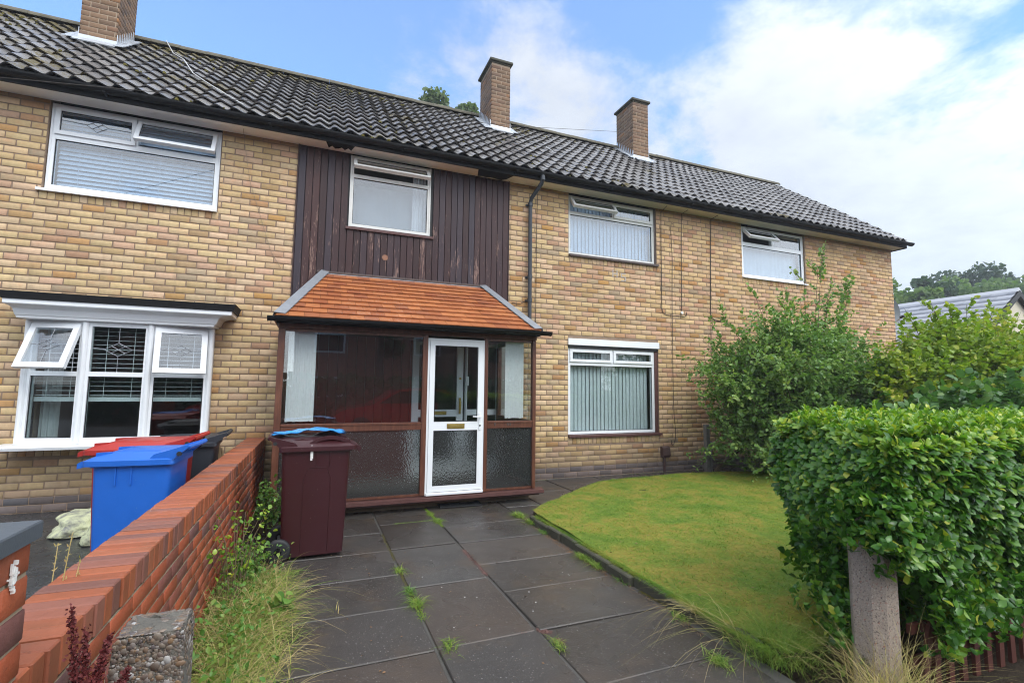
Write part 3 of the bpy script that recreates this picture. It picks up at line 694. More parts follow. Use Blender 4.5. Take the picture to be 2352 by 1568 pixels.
# ------------------------------------------------------------------ chimneys
def chimney(x0, x1, label, y0=2.08, y1=2.86, top=8.60):
    zb = EZ + SLP*(y0-EY) - .1; w, d = x1-x0, y1-y0
    parts = []; c = .0862
    z0c = math.floor(zb/c)*c
    for org, U, N, W_ in (((x0, y0, 0), (1, 0, 0), (0, -1, 0), w), ((x0, y1, 0), (0, -1, 0), (-1, 0, 0), d), ((x1, y0, 0), (0, 1, 0), (1, 0, 0), d), ((x1, y1, 0), (-1, 0, 0), (0, 1, 0), w)):
        it = []
        for k in range(int((top-zb)/c)+2):
            a = z0c+k*c; b_ = a+c-.014
            if b_ > top: break
            segs = []; u = -(.114 if (k % 2) else 0)
            while u < W_-.03:
                s0, s1 = max(u, 0), min(u+BL, W_)
                if s1-s0 > .04: segs.append((s0+.007, s1-.007))
                u += BL
            for s0, s1 in segs: it.append((s0 if s0 > .01 else 0, s1 if s1 < W_-.01 else W_, a, b_))
        parts.append(bricks_np(it, org, U, N, depth=.02, seed=abs(int(x0*10))+7))
    V, F = np_join(parts)
    ch = npmesh('chimney', V, F, MT['chimney'], H); tag(ch, label)
    m = MB(); e = .005; m.box(x0+e, x1-e, y0+e, y1-e, zb-.3, top-.003); m.build('chimney_core', MT['mortar_dark'], ch)
    m = MB(); m.cbox(x0-.05, x1+.05, y0-.05, y1+.05, top, top+.055, .008); m.cbox(x0-.015, x1+.015, y0-.015, y1+.015, top-.03, top-.001, .004)
    m.build('chimney_cap', MT['kerbstone'], ch)
    m = MB()
    # apron at the front, stepped flashing up both sides, soakers on the tiles
    zf = EZ + SLP*(y0-EY)
    m.box(x0-.012, x1+.012, y0-.014, y0-.004, zf-.06, zf+.14)
    p = [rp(x0-.02, (y0-EY)/cs-.20, .075), rp(x1+.02, (y0-EY)/cs-.20, .075), rp(x1+.02, (y0-EY)/cs-.0, .085), rp(x0-.02, (y0-EY)/cs-.0, .085)]
    q = [rp(x0-.02, (y0-EY)/cs-.20, .06), rp(x1+.02, (y0-EY)/cs-.20, .06), rp(x1+.02, (y0-EY)/cs-.0, .07), rp(x0-.02, (y0-EY)/cs-.0, .07)]
    m.add(p+q, [(0, 1, 2, 3), (7, 6, 5, 4), (0, 4, 5, 1), (1, 5, 6, 2), (2, 6, 7, 3), (3, 7, 4, 0)])
    yy = y0
    while yy < y1-.02:
        ya = yy+.088; z0_, z1_ = EZ+SLP*(yy-EY), EZ+SLP*(ya-EY)
        for s_, xx in ((-1, x0), (1, x1)):
            a, b2 = (xx-.012, xx-.004) if s_ < 0 else (xx+.004, xx+.012)
            m.prism([(yy, z0_-.06), (ya, z1_-.06), (ya, z1_+.06), (yy+.01, z1_+.19), (yy, z1_+.19)], 0, a, b2)
        yy += .092
    for xa, xb in ((x0-.17, x0), (x1, x1+.14)):
        s0, s1 = (y0-EY)/cs-.1, (y1-EY)/cs-.05; n = 7
        for k in range(n):
            a, b2 = s0+(s1-s0)*k/n, s0+(s1-s0)*(k+1)/n+.02
            vs = [rp(xa, a, .075+rnd.uniform(0, .015)), rp(xb, a, .09), rp(xb, b2, .08), rp(xa, b2, .065+rnd.uniform(0, .015))]
            lo = [(v[0], v[1]+.003, v[2]-.012) for v in vs]
            m.add(vs+lo, [(0, 1, 2, 3), (7, 6, 5, 4), (0, 4, 5, 1), (1, 5, 6, 2), (2, 6, 7, 3), (3, 7, 4, 0)])
    m.build('flashing', MT['lead_new'], ch)
    return ch
chimney(-3.73, -3.24, 'chimney at the left, running out of the top of the picture', 2.0, 2.75)
chimney(3.315, 3.75, 'middle chimney, tallest looking, tree behind its left side')
chimney(7.16, 7.62, 'right-hand chimney, farthest along the roof', 2.3, 3.02, 8.74)

# ------------------------------------------------------------------ dark stained boarding between the two left houses
bd = MB(); x = -.325; bw = .0985
boards = [];
while x < 2.92:
    x1 = min(x+bw, 2.925); zlo = 2.70; zhi = SOFF-.003
    spans = [(zlo, zhi)]
    if x1 > .40 and x < 1.59: spans = [(zlo, 3.80)]
    for a, b_ in spans:
        if x < .40 < x1 and zhi != b_: pass
        bd.cbox(x+.0035, x1-.0035, -.012+rnd.uniform(-.003, .003), .02, a, b_, .003)
    x += bw
bd.box(-.34, -.326, -.02, .02, 2.6, SOFF); bd.box(2.926, 2.94, -.02, .02, 2.6, SOFF)
bo = bd.build('boarding', MT['boards'], H)
m = MB(); m.box(-.33, 2.93, .012, .06, 2.3, SOFF+.02) if False else None
m = MB()
for a, b_, c, d in ((-.33, .385, 2.3, 5.0), (1.60, 2.93, 2.3, 5.0), (.385, 1.60, 2.3, 3.82)): m.box(a, b_, .021, .10, c, d)
m.build('boarding_backing', MT['gasket'], bo)

m = MB(); m.cyl((.93, -.019, 3.43), (.93, -.014, 3.43), .045, n=14); tag(m.build('bare_patch', MT['bare_wood'], bo), 'small round bare orange-brown patch')
for letter in (((4.98, 5.00, 3.52, 3.66), (5.07, 5.09, 3.52, 3.66), (5.0, 5.07, 3.585, 3.6)), ((5.17, 5.27, 3.60, 3.615), (5.17, 5.185, 3.55, 3.60), (5.17, 5.27, 3.535, 3.55), (5.255, 5.27, 3.48, 3.535), (5.17, 5.27, 3.465, 3.48))):
    m = MB()
    for a, b_, c, d in letter: m.box(a, b_, -.0035, -.0005, c, d)
    tag(m.build('paint_mark', MT['paint_faint'], H), 'faint grey-white letter painted on the bricks')
# ------------------------------------------------------------------ windows
def window(label, x0, x1, z0, z1, lights, y=.045, fw=.045, d=.07, sillmat=None, sillz=.04, sillx=(0, 0), silly=.045, wm='white', gl='glass', M=None, parent=H, name='window'):
    """lights: (x0,x1,z0,z1,sash?,open angle) openings between frame members"""
    m = MB(); fr = []
    cells = sorted(lights)
    # frame = full rectangle minus lights, as boxes on a grid
    gx = sorted({x0, x1} | {v for l in lights for v in l[:2]}); gz = sorted({z0, z1} | {v for l in lights for v in l[2:4]})
    for i in range(len(gx)-1):
        run = None
        for j in range(len(gz)):
            solid = j < len(gz)-1 and not any(l[0] < (gx[i]+gx[i+1])/2 < l[1] and l[2] < (gz[j]+gz[j+1])/2 < l[3] for l in lights)
            if solid: run = (run[0], gz[j+1]) if run else (gz[j], gz[j+1])
            elif run: m.box(gx[i], gx[i+1], y, y+d, *run, M=M); run = None
    # raised outer lip
    m.box(x0, x1, y-.008, y-.0005, z0, z0+.022, M=M); m.box(x0, x0+.02, y-.008, y-.0005, z0+.022, z1, M=M); m.box(x1-.02, x1, y-.008, y-.0005, z0+.022, z1, M=M)
    w = m.build(name, MT[wm], parent); tag(w, label)
    gk = MB()
    for l in lights:
        a, b_, c, e, sash, ang = l
        if sash:
            s = .048; ov = .012
            T = Matrix.Translation((0, y-.004, e)) @ Matrix.Rotation(-R(ang), 4, 'X') @ Matrix.Translation((0, -(y-.004), -e))
            if M is not None: T = M @ T
            sm = MB()
            A, B_, C_, E_ = a-ov, b_+ov, c-ov, e+ov
            sm.box(A, B_, y-.022, y+.03, E_-s, E_, M=T); sm.box(A, B_, y-.022, y+.03, C_, C_+s, M=T)
            sm.box(A, A+s, y-.022, y+.03, C_+s, E_-s, M=T); sm.box(B_-s, B_, y-.022, y+.03, C_+s, E_-s, M=T)
            sa = sm.build('sash', MT[wm], w)
            if ang: tag(sa, 'top-hung sash propped open')
            g = MB(); g.box(A+s-.004, B_-s+.004, y, y+.012, C_+s-.004, E_-s+.004, M=T); g.build('sash_pane', MT[gl], w)
            for q in ((A+s-.001, B_-s+.001, C_+s-.001, C_+s+.007), (A+s-.001, B_-s+.001, E_-s-.007, E_-s+.001), (A+s-.001, A+s+.007, C_+s+.007, E_-s-.007), (B_-s-.007, B_-s+.001, C_+s+.007, E_-s-.007)):
                gk.box(q[0], q[1], y-.006, y-.001, q[2], q[3], M=T)
        else:
            g = MB(); g.box(a-.004, b_+.004, y+.022, y+.034, c-.004, e+.004, M=M); g.build('pane', MT[gl], w)
            for q in ((a, b_, c, c+.007), (a, b_, e-.007, e), (a, a+.007, c+.007, e-.007), (b_-.007, b_, c+.007, e-.007)):
                gk.box(q[0], q[1], y+.012, y+.021, q[2], q[3], M=M)
    gk.build('gasket', MT['gasket'], w)
    if sillmat:
        s = MB(); s.prism([(y+d, z0-.002), (-silly, z0-.014), (-silly, z0-sillz), (-silly+.012, z0-sillz), (y+d, z0-sillz+.004)], 0, x0+sillx[0], x1+sillx[1])
        s.build('sill', MT[sillmat], w)
    return w
U1 = window('large upper left window with leaded top light and the other top light open', -3.14, -1.31, 3.85, 4.95,
    [(-3.085, -1.37, 3.915, 4.50, 0, 0), (-3.085, -2.285, 4.575, 4.90, 1, 0), (-2.245, -1.37, 4.575, 4.90, 1, 26)], sillmat='white', sillx=(-.05, .01), sillz=.045, gl='glass_up')
U2 = window('upper window set in the dark boarding, its full-width top light open', .385, 1.60, 3.85, 4.94,
    [(.435, 1.55, 3.895, 4.605, 0, 0), (.435, 1.55, 4.66, 4.90, 1, 42)], sillmat='sillwood', sillx=(-.04, .055), sillz=.05, wm='white_old', gl='glass_up', y=-.005)
U3 = window('upper window right of the downpipe with vertical blind and left top light open', 4.09, 5.945, 3.865, 4.94,
    [(4.135, 5.90, 3.91, 4.595, 0, 0), (4.135, 5.02, 4.655, 4.90, 1, 38), (5.06, 5.90, 4.655, 4.90, 1, 0)], sillmat='sillgrey', sillx=(-.01, .06), sillz=.05, wm='white_old', gl='glass_up')
U4 = window('farthest upper right window with small left top light open', 8.18, 10.02, 3.85, 4.93,
    [(8.24, 9.96, 3.915, 4.52, 0, 0), (8.24, 9.07, 4.60, 4.88, 1, 42), (9.13, 9.96, 4.60, 4.88, 0, 0)], sillmat='white', sillx=(-.02, .02), sillz=.035, gl='glass_up')
L3 = window('ground-floor window with grey vertical blind under a white lintel board', 4.085, 5.905, .712, 2.20,
    [(4.135, 5.86, .76, 1.90, 0, 0), (4.135, 4.965, 1.97, 2.165, 1, 0), (5.025, 5.86, 1.97, 2.165, 1, 0)], sillmat='sillwood', sillx=(-.01, .10), sillz=.05, gl='glass')
L4 = window('ground-floor window mostly hidden behind the big shrub', 8.18, 10.02, .712, 2.20,
    [(8.24, 9.96, .77, 1.85, 0, 0), (8.24, 9.07, 1.93, 2.15, 1, 0), (9.13, 9.96, 1.93, 2.15, 1, 0)], sillmat='white', sillx=(-.02, .02), sillz=.04, gl='glass')
m = MB(); m.box(5.946, 5.972, .02, .06, 3.84, 4.95); m.build('frame_strip', MT['sillgrey'], U3)
m = MB(); m.box(5.906, 5.972, .02, .06, .69, 2.24); m.build('frame_strip', MT['sillwood'], L3)
for w_, a, b_ in ((L3, 4.06, 5.985), (L4, 8.15, 10.04)):
    m = MB(); m.cbox(a, b_, -.03, .003, 2.245, 2.36, .004); m.build('lintel_board', MT['white'], w_)
    m = MB(); m.box(a+.01, b_-.01, .0, .05, 2.203, 2.243); m.build('lintel_gap', MT['gasket'], w_)
# leaded diamond motifs
def lead_motif(parent, cx, cz, w, h, y, x0, x1, z0=None, z1=None, M=None):
    m = MB(); r = .0035
    T = M if M is not None else Matrix.Identity(4)
    def ln(pts): m.tube([T @ Vector((p[0], y, p[1])) for p in pts], r, 5)
    ln([(x0, cz+h*.10), (cx-w/2, cz+h*.02)]); ln([(cx+w/2, cz), (x1, cz-h*.0)])
    ln([(cx-w/2, cz), (cx-w/4, cz+h/4), (cx, cz+h/2), (cx+w/4, cz+h/4), (cx+w/2, cz), (cx+w/4, cz-h/4), (cx, cz-h/2), (cx-w/4, cz-h/4), (cx-w/2, cz)])
    ln([(cx-w/4, cz+h*.27), (cx, cz), (cx+w/4, cz+h*.27)]); ln([(cx-w/4, cz-h*.27), (cx, cz), (cx+w/4, cz-h*.27)])
    if z0 is not None: ln([(cx, z0), (cx, cz-h/2)]); ln([(cx, cz+h/2), (cx, z1)])
    m.build('lead_motif', MT['lead'], parent)
lead_motif(U1, -2.68, 4.737, .22, .15, .04, -3.04, -2.33)

# ------------------------------------------------------------------ bay window of the left house
bay = thing('bay_window', None, None); attach(bay, H)
del_keys = [k for k in bay.keys()]
ptsB = [(-3.07, -.15), (-2.50, -.27), (-1.86, -.27), (-1.24, -.15)]
bf = MB(); zb0, zb1, ztr = .795, 2.215, 1.60
segs = []
for k in range(3):
    a, b_ = Vector((*ptsB[k], 0)), Vector((*ptsB[k+1], 0)); d = (b_-a); L = d.length
    ang = math.atan2(d.y, d.x); T = Matrix.Translation(a) @ Matrix.Rotation(ang, 4, 'Z'); segs.append((T, L))
    e0, e1 = .06, .055
    bf.box(0, L, 0, .07, zb0, zb0+.07, M=T); bf.box(0, L, 0, .07, zb1-.05, zb1, M=T); bf.box(e0, L-e1, 0, .07, ztr-.025, ztr+.03, M=T)
    bf.box(0, e0, 0, .07, zb0+.07, zb1-.05, M=T); bf.box(L-e1, L, 0, .07, zb0+.07, zb1-.05, M=T)
for k in range(4): bf.cyl((*ptsB[k], zb0+.002), (*ptsB[k], zb1-.002), .033, n=10)
bf.box(-3.085, -3.03, -.15, .06, zb0, zb1); bf.box(-1.28, -1.225, -.15, .06, zb0, zb1)
fo = bf.build('frame', MT['white'], bay)
gk = MB()
for k, (T, L) in enumerate(segs):
    g = MB(); g.box(.055, L-.05, .03, .042, zb0+.065, ztr-.022, M=T); g.build('pane', MT['glass_dark'], bay)
    for q in ((.06, L-.055, zb0+.07, zb0+.078), (.06, L-.055, ztr-.033, ztr-.025), (.06, .068, zb0+.078, ztr-.033), (L-.063, L-.055, zb0+.078, ztr-.033)): gk.box(q[0], q[1], .018, .029, q[2], q[3], M=T)
    ang = {0: 24, 1: 0, 2: 13}[k]; top = zb1-.05; bot = ztr+.03
    if k == 1:
        g = MB(); g.box(.055, L-.05, .03, .042, bot-.004, top+.004, M=T); g.build('pane', MT['glass_dark'], bay)
        lead_motif(bay, L/2, (top+bot)/2, .28, .16, .026, .06, L-.055, bot, top, M=T)
    else:
        Q = T @ Matrix.Translation((0, -.004, top)) @ Matrix.Rotation(-R(ang), 4, 'X') @ Matrix.Translation((0, .004, -top))
        A, B_, C_, E_ = .045, L-.04, bot-.02, top+.012; s = .062
        sm = MB(); sm.box(A, B_, -.03, .02, E_-s, E_, M=Q); sm.box(A, B_, -.03, .02, C_, C_+s, M=Q); sm.box(A, A+s, -.03, .02, C_+s, E_-s, M=Q); sm.box(B_-s, B_, -.03, .02, C_+s, E_-s, M=Q)
        tag(sm.build('sash', MT['white'], bay), 'top-hung sash propped open')
        g = MB(); g.box(A+s-.004, B_-s+.004, -.012, 0, C_+s-.004, E_-s+.004, M=Q); g.build('sash_pane', MT['glass_up'], bay)
        lead_motif(bay, L/2, (top+bot)/2, .22, .14, -.016, A+s, B_-s, C_+s, E_-s, M=Q)
gk.build('gasket', MT['gasket'], bay)
def ringbox(x0, x1, y, z): return [Vector((x0, .02, z)), Vector((x0, y, z)), Vector((x1, y, z)), Vector((x1, .02, z))]
cn = MB(); cn.loft([ringbox(*q) for q in [(-3.09, -1.215, -.29, 2.216), (-3.115, -1.19, -.33, 2.222), (-3.12, -1.185, -.335, 2.245), (-3.128, -1.165, -.345, 2.255), (-3.132, -1.15, -.36, 2.29),
    (-3.137, -1.135, -.372, 2.32), (-3.15, -1.11, -.40, 2.34), (-3.17, -1.07, -.43, 2.352), (-3.185, -1.0, -.455, 2.362), (-3.19, -.985, -.46, 2.37), (-3.19, -.985, -.46, 2.415)]])
cn.build('cornice', MT['white'], bay)
br = MB(); br.loft([ringbox(-3.20, -.965, -.475, 2.417), ringbox(-3.22, -.94, -.49, 2.50), ringbox(-3.20, -.96, -.3, 2.515), ringbox(-3.18, -.98, -.03, 2.53)]); br.build('bay_roof', MT['felt'], bay)
sl = MB(); sl.loft([ringbox(-3.24, -1.16, -.38, .745), ringbox(-3.25, -1.15, -.39, .775), ringbox(-3.24, -1.16, -.34, .794)]); sl.build('sill', MT['white'], bay)

# ------------------------------------------------------------------ blinds and curtains (hang inside, things of their own)
def vblind(label, x0, x1, z0, z1, y, m_, pitch=.078, w=.089, ang=28, grp='vertical blinds in the windows', var=4):
    b = MB(); x = x0+w/2
    b.box(x0, x1, y-.02, y+.02, z1, z1+.03)
    while x < x1:
        a = R(ang+rnd.uniform(-var, var)); dx, dy = math.cos(a)*w/2, math.sin(a)*w/2; t = .0012
        nx, ny = -math.sin(a)*t, math.cos(a)*t
        zz = z0+rnd.uniform(-.004, .004)
        pts = [(x-dx, y-dy), (x, y-.006), (x+dx, y+dy), (x+dx+nx, y+dy+ny), (x+nx, y-.006+ny*2+.002), (x-dx+nx, y-dy+ny)]
        b.prism(pts, 2, zz, z1); x += pitch
    return tag(b.build('vertical_blind', m_), label, 'blind', grp)
def hblind(label, x0, x1, z0, z1, y, m_, pitch=.042, w=.05, ang=60, cords=True, T=None, rail=.03):
    b = MB(); z = z1
    b.box(x0, x1, y-.03, y+.03, z1, z1+.03, M=T)
    while z > z0+rail:
        a = R(ang); dy, dz = math.cos(a)*w/2, math.sin(a)*w/2
        b.prism([(y-dy, z-dz), (y+dy, z+dz), (y+dy, z+dz+.0028), (y-dy, z-dz+.0028)], 0, x0, x1, M=T); z -= pitch
    b.box(x0, x1, y-.028, y+.028, z0, z0+rail, M=T)
    if cords:
        n = 4 if x1-x0 > 1 else 2
        for k in range(n): xx = x0+(x1-x0)*(k+.5)/n; b.box(xx-.003, xx+.003, y-.031, y-.029, z0, z1, M=T)
    return tag(b.build('venetian_blind', m_), label, 'blind', 'venetian blinds of the left house')
hblind('wide closed pale blue slatted blind behind the upper left window', -3.08, -1.37, 3.90, 4.90, .17, MT['blind_blue'], .058, .062, 62)
vblind('pale vertical blind behind the upper window right of the downpipe', 4.12, 5.90, 3.90, 4.90, .17, MT['blind_blue'], ang=15)
vblind('grey-blue vertical blind behind the ground-floor window right of the porch', 4.12, 5.88, .75, 2.16, .17, MT['blind_grey'], ang=14, var=5)
for k, (T, L) in enumerate(segs):
    hblind(['half-lowered slatted blind in the left light of the bay window', 'half-lowered slatted blind in the middle light of the bay window', 'half-lowered slatted blind in the right light of the bay window'][k],
        .05, L-.045, 1.28, zb1-.04, .13, MT['blind_white'], .055, .045, 8, T=T, rail=.05)
def curtain(label, x0, x1, z0, z1, y, m_, amp=.02, wl=.11, nm='curtain'):
    n = int((x1-x0)/.012); P_ = [(x0+(x1-x0)*i/n, y+amp*math.sin(2*math.pi*i*(x1-x0)/n/wl+1.2*math.sin(i*.13))) for i in range(n+1)]
    b = MB(); b.prism(P_+[(p[0], p[1]+.002) for p in P_[::-1]], 2, z0, z1); return tag(b.build(nm, m_), label, 'curtain')
curtain('white net curtain behind the farthest upper right window', 8.22, 9.98, 3.88, 4.58, .2, MT['net'], .006, .13, 'net_curtain')
curtain('white curtain gathered at the right of the boarded upper window', 1.35, 1.56, 3.88, 4.9, .2, MT['curtain'], .02, .06)
curtain('pale net across the boarded upper window', .42, 1.56, 3.88, 4.6, .27, MT['net_grey'], .003, .2, 'net_curtain')
curtain('white curtain edge behind the shrub-hidden ground-floor window', 8.22, 9.98, .75, 2.1, .2, MT['net'], .012, .1, 'net_curtain')
curtain('pale curtain tied back at the left end of the bay window', -3.0, -2.82, .8, 2.2, .12, MT['curtain'], .02, .06)
# ------------------------------------------------------------------ porch
PY = -1.37
PO = thing('porch', 'glazed dark-wood entrance porch with orange tiled lean-to roof and white door', 'porch', (1.2, PY/2, 0))
m = MB(); mh = MT['mahog']
for a, b_ in ((-.38, -.31), (2.76, 2.81)): 
    pm = MB(); pm.cbox(a, b_, PY-.035, PY+.035, .17, 2.14, .004); pm.build('post', mh, PO)
for a, b_ in ((1.262, 1.325), (2.077, 2.122)):
    pm = MB(); pm.cbox(a, b_, PY-.03, PY+.035, .172, 2.14, .004); pm.build('mullion', mh, PO)
fr = MB()
fr.cbox(-.385, 2.815, PY-.045, PY+.04, 2.141, 2.215, .004)
for a, b_ in ((-.309, 1.261), (2.123, 2.759)):
    fr.cbox(a, b_, PY-.028, PY+.032, .968, 1.062, .004)
    fr.cbox(a, b_, PY-.036, PY-.029, 1.035, 1.06, .002)
    fr.box(a, b_, PY-.012, PY+.03, .172, .20); fr.box(a, b_, PY-.012, PY+.03, 2.11, 2.14)
for sx_, xx in ((-1, -.345), (1, 2.785)):
    fr.box(xx-.03, xx+.03, -.075, -.016, .17, 2.14); fr.box(xx-.028, xx+.028, PY+.036, -.076, .968, 1.062)
    fr.box(xx-.028, xx+.028, PY+.036, -.016, 2.142, 2.21); fr.box(xx-.028, xx+.028, PY+.036, -.076, .17, .20)
fr.build('frame', mh, PO)
sm = MB(); sm.prism([(PY+.04, .168), (PY-.085, .155), (PY-.085, .118), (PY-.06, .105), (PY+.04, .105)], 0, -.45, 2.915)
sm.box(-.42, 2.87, PY-.03, PY+.03, .085, .1045)
for xx in (-.345, 2.785): sm.box(xx-.07, xx+.07, PY+.041, -.016, .105, .168)
sm.build('sill', MT['sillwood'], PO)
bs = MB(); bs.box(-.36, 2.80, PY+.16, -.016, -.02, .10); bs.build('base', MT['mortar_dark'], PO)
fl = MB(); fl.box(-.31, 2.75, PY+.05, .30, .101, .165); fl.build('floor', MT['carpet'], PO)
def pane(x0, x1, z0, z1, m_, lab=None):
    g = MB(); g.box(x0, x1, PY-.004, PY+.004, z0, z1); return g.build('pane', MT[m_], PO)
pane(-.309, 1.261, 1.063, 2.109, 'glass_porch'); pane(2.123, 2.759, 1.063, 2.109, 'glass_porch')
pane(-.309, 1.261, .201, .967, 'obscure'); pane(2.123, 2.759, .201, .967, 'obscure')
for xx in (-.345, 2.785):
    g = MB(); g.box(xx-.004, xx+.004, PY+.036, -.076, 1.063, 2.14); g.build('pane', MT['glass'], PO)
    g = MB(); g.box(xx-.004, xx+.004, PY+.036, -.076, .201, .967); g.build('pane', MT['obscure'], PO)
# door
dr = MB(); y0, y1 = PY-.03, PY+.02
for q in ((1.327, 1.352, .17, 2.108), (2.05, 2.075, .17, 2.108)): dr.box(q[0], q[1], PY-.02, PY+.03, q[2], q[3])
dr.box(1.352, 2.05, PY-.02, PY+.03, 2.085, 2.108); dr.cbox(1.335, 2.068, PY-.055, PY+.03, .17, .205, .005)
A, B_, C_, E_ = 1.354, 2.048, .212, 2.083
for q in ((A, A+.062, C_, E_), (B_-.062, B_, C_, E_), (A+.062, B_-.062, C_, C_+.07), (A+.062, B_-.062, E_-.065, E_), (A+.062, B_-.062, .955, 1.062)):
    dr.box(q[0], q[1], y0, y1, q[2], q[3])
door = dr.build('door', MT['white'], PO); tag(door, 'white glazed front door')
g = MB(); g.box(A+.06, B_-.06, PY-.012, PY-.002, 1.06, E_-.063); g.build('door_pane', MT['glass'], door)
g = MB(); g.box(A+.06, B_-.06, PY-.012, PY-.002, C_+.068, .957); tag(g.build('door_pane', MT['obscure'], door), 'patterned obscure lower pane')
gk = MB()
for z0, z1 in ((1.062, E_-.065), (C_+.07, .955)):
    a, b_ = A+.062, B_-.062
    for q in ((a, b_, z0, z0+.01), (a, b_, z1-.01, z1), (a, a+.01, z0+.01, z1-.01), (b_-.01, b_, z0+.01, z1-.01)): gk.box(q[0], q[1], y0+.006, y0+.016, q[2], q[3])
gk.build('gasket', MT['gasket'], door)
lb = MB(); lb.cbox(1.585, 1.815, y0-.008, y0-.0005, .975, 1.038, .003); lb.cbox(1.60, 1.80, y0-.014, y0-.0085, .988, 1.025, .003); lb.build('letterbox', MT['brass'], door)
hd = MB(); hd.cbox(2.005, 2.03, y0-.01, y0-.0005, .95, 1.17, .003); hd.tube([(2.018, y0-.01, 1.12), (2.018, y0-.05, 1.12), (1.91, y0-.052, 1.125)], .009, 8); hd.build('door_handle', MT['white'], door)
kk = MB(); kk.cyl((2.018, y0-.0105, 1.01), (2.018, y0-.014, 1.01), .011, n=10); kk.build('keyhole', MT['gasket'], door)
# roof: plain clay tiles on the front slope, hips dressed with lead
ex0, ex1, ey, ez = -.43, 2.84, PY-.17, 2.245
tx0, tx1, tz = .045, 2.545, 3.10
dk = MB()
dk.add([(ex0+.02, ey+.03, ez-.03), (ex1-.02, ey+.03, ez-.03), (tx1, -.016, tz-.04), (tx0, -.016, tz-.04), (ex0+.02, -.016, ez-.03), (ex1-.02, -.016, ez-.03)],
    [(0, 1, 2, 3), (0, 3, 4), (1, 5, 2), (0, 4, 5, 1), (3, 2, 5, 4)])
pr = dk.build('roof', MT['felt'], PO)
tm = MB(); ns = 11; dyv = (-.016-ey); dzv = tz-ez; sl_ = math.hypot(dyv, dzv); c2, s2 = dyv/sl_, dzv/sl_
gz_ = (sl_-.06)/ns
for i in range(ns+0):
    s0 = i*gz_; f0 = s0/sl_; fm = (s0+gz_*.9)/sl_
    xl0, xr0 = ex0+(tx0-ex0)*f0, ex1+(tx1-ex1)*f0
    off = -.0825 if i % 2 else 0
    x = ex0+off-.02
    while x < ex1:
        a, b_ = max(x+.0015, xl0+.02), min(x+.1645-.0015, xr0-.02)
        if b_-a > .03:
            j = rnd.uniform(-.003, .003); up_ = rnd.uniform(0, .003)
            def q(xx, s_, n_): return (xx, ey+c2*s_-s2*n_, ez+s2*s_+c2*n_)
            L_ = gz_+.045; n0, n1 = .028+up_, .008; t_ = .011
            # clip the sides of the head to the hip line
            hl = ex0+(tx0-ex0)*((s0+L_)/sl_)+.02; hr_ = ex1+(tx1-ex1)*((s0+L_)/sl_)-.02
            a1, b1 = max(a, min(hl, b_)), min(b_, max(hr_, a))
            vs = [q(a, s0+j, n0-t_), q(b_, s0+j, n0-t_), q(b1, s0+L_, n1-t_), q(a1, s0+L_, n1-t_), q(a, s0+j, n0), q(b_, s0+j, n0), q(b1, s0+L_, n1), q(a1, s0+L_, n1)]
            tm.add(vs, [(3, 2, 1, 0), (4, 5, 6, 7), (0, 1, 5, 4), (1, 2, 6, 5), (2, 3, 7, 6), (3, 0, 4, 7)])
        x += .1645
tm.build('clay_tiles', MT['clay'], pr)
for xe, xt in ((ex0, tx0), (ex1, tx1)):   # side slopes
    sd_ = MB(); n = 10
    for i in range(n):
        f0, f1 = i/n, (i+1)/n+.02
        xa, xb = xe+(xt-xe)*f0, xe+(xt-xe)*f1; za, zb_ = ez+(tz-ez)*f0, ez+(tz-ez)*f1; ya, yb = ey+dyv*f0, ey+dyv*f1
        o_ = .02 if xe > 1 else -.02
        vs = [(xa+o_, ya+.02, za), (xa+o_, -.016, za), (xb, -.016, zb_), (xb, min(yb+.02, -.02), zb_)]; lo = [(v[0]-o_*.6, v[1], v[2]-.012) for v in vs]
        sd_.add(vs+lo, [(0, 1, 2, 3), (7, 6, 5, 4), (0, 4, 5, 1), (1, 5, 6, 2), (2, 6, 7, 3), (3, 7, 4, 0)])
    sd_.build('side_tiles', MT['clay'], pr)
lh = MB()
for xe, xt, s_ in ((ex0, tx0, -1), (ex1, tx1, 1)):
    n = 9
    for i in range(n):
        f0, f1 = i/n, (i+1)/n
        def hp(f, w, u): return Vector((xe+(xt-xe)*f - s_*w, ey+dyv*f, ez+(tz-ez)*f+u))
        w0 = .115
        vs = [hp(f0, -.012, .0), hp(f0, .0, .055), hp(f0, w0, .045), hp(f1, w0, .045), hp(f1, .0, .055), hp(f1, -.012, .0)]
        lo = [Vector((v.x, v.y+.006, v.z-.008)) for v in vs]
        lh.add(vs+lo, [(0, 1, 4, 5), (1, 2, 3, 4), (0, 6, 7, 1), (1, 7, 8, 2), (11, 10, 7, 6), (10, 9, 8, 7)])
lh.box(tx0-.03, tx1+.03, -.04, -.0165, tz-.09, tz+.005)
lh.add([(tx0-.03, -.042, tz-.03), (tx1+.03, -.042, tz-.03), (tx1+.03, -.15, tz-.075), (tx0-.03, -.15, tz-.075), (tx0-.03, -.042, tz-.045), (tx1+.03, -.042, tz-.045), (tx1+.03, -.15, tz-.087), (tx0-.03, -.15, tz-.087)],
    [(0, 1, 2, 3), (7, 6, 5, 4), (3, 2, 6, 7), (0, 3, 7, 4), (1, 5, 6, 2)])
lh.build('lead_hip', MT['lead'], pr)
bt = MB(); bt.cbox(tx0-.06, tx1+.05, -.045, -.0165, tz+.008, tz+.04, .004); bt.build('batten', MT['sillgrey'], pr)
fb = MB(); fb.box(ex0+.03, ex1-.03, ey+.005, ey+.03, 2.185, ez+.0); fb.box(ex0+.03, ex0+.05, ey+.03, -.016, 2.185, ez); fb.box(ex1-.05, ex1-.03, ey+.03, -.016, 2.185, ez); fb.box(ex0+.05, ex1-.05, ey+.03, -.016, 2.216, 2.226)
fb.build('fascia', MT['felt'], PO)
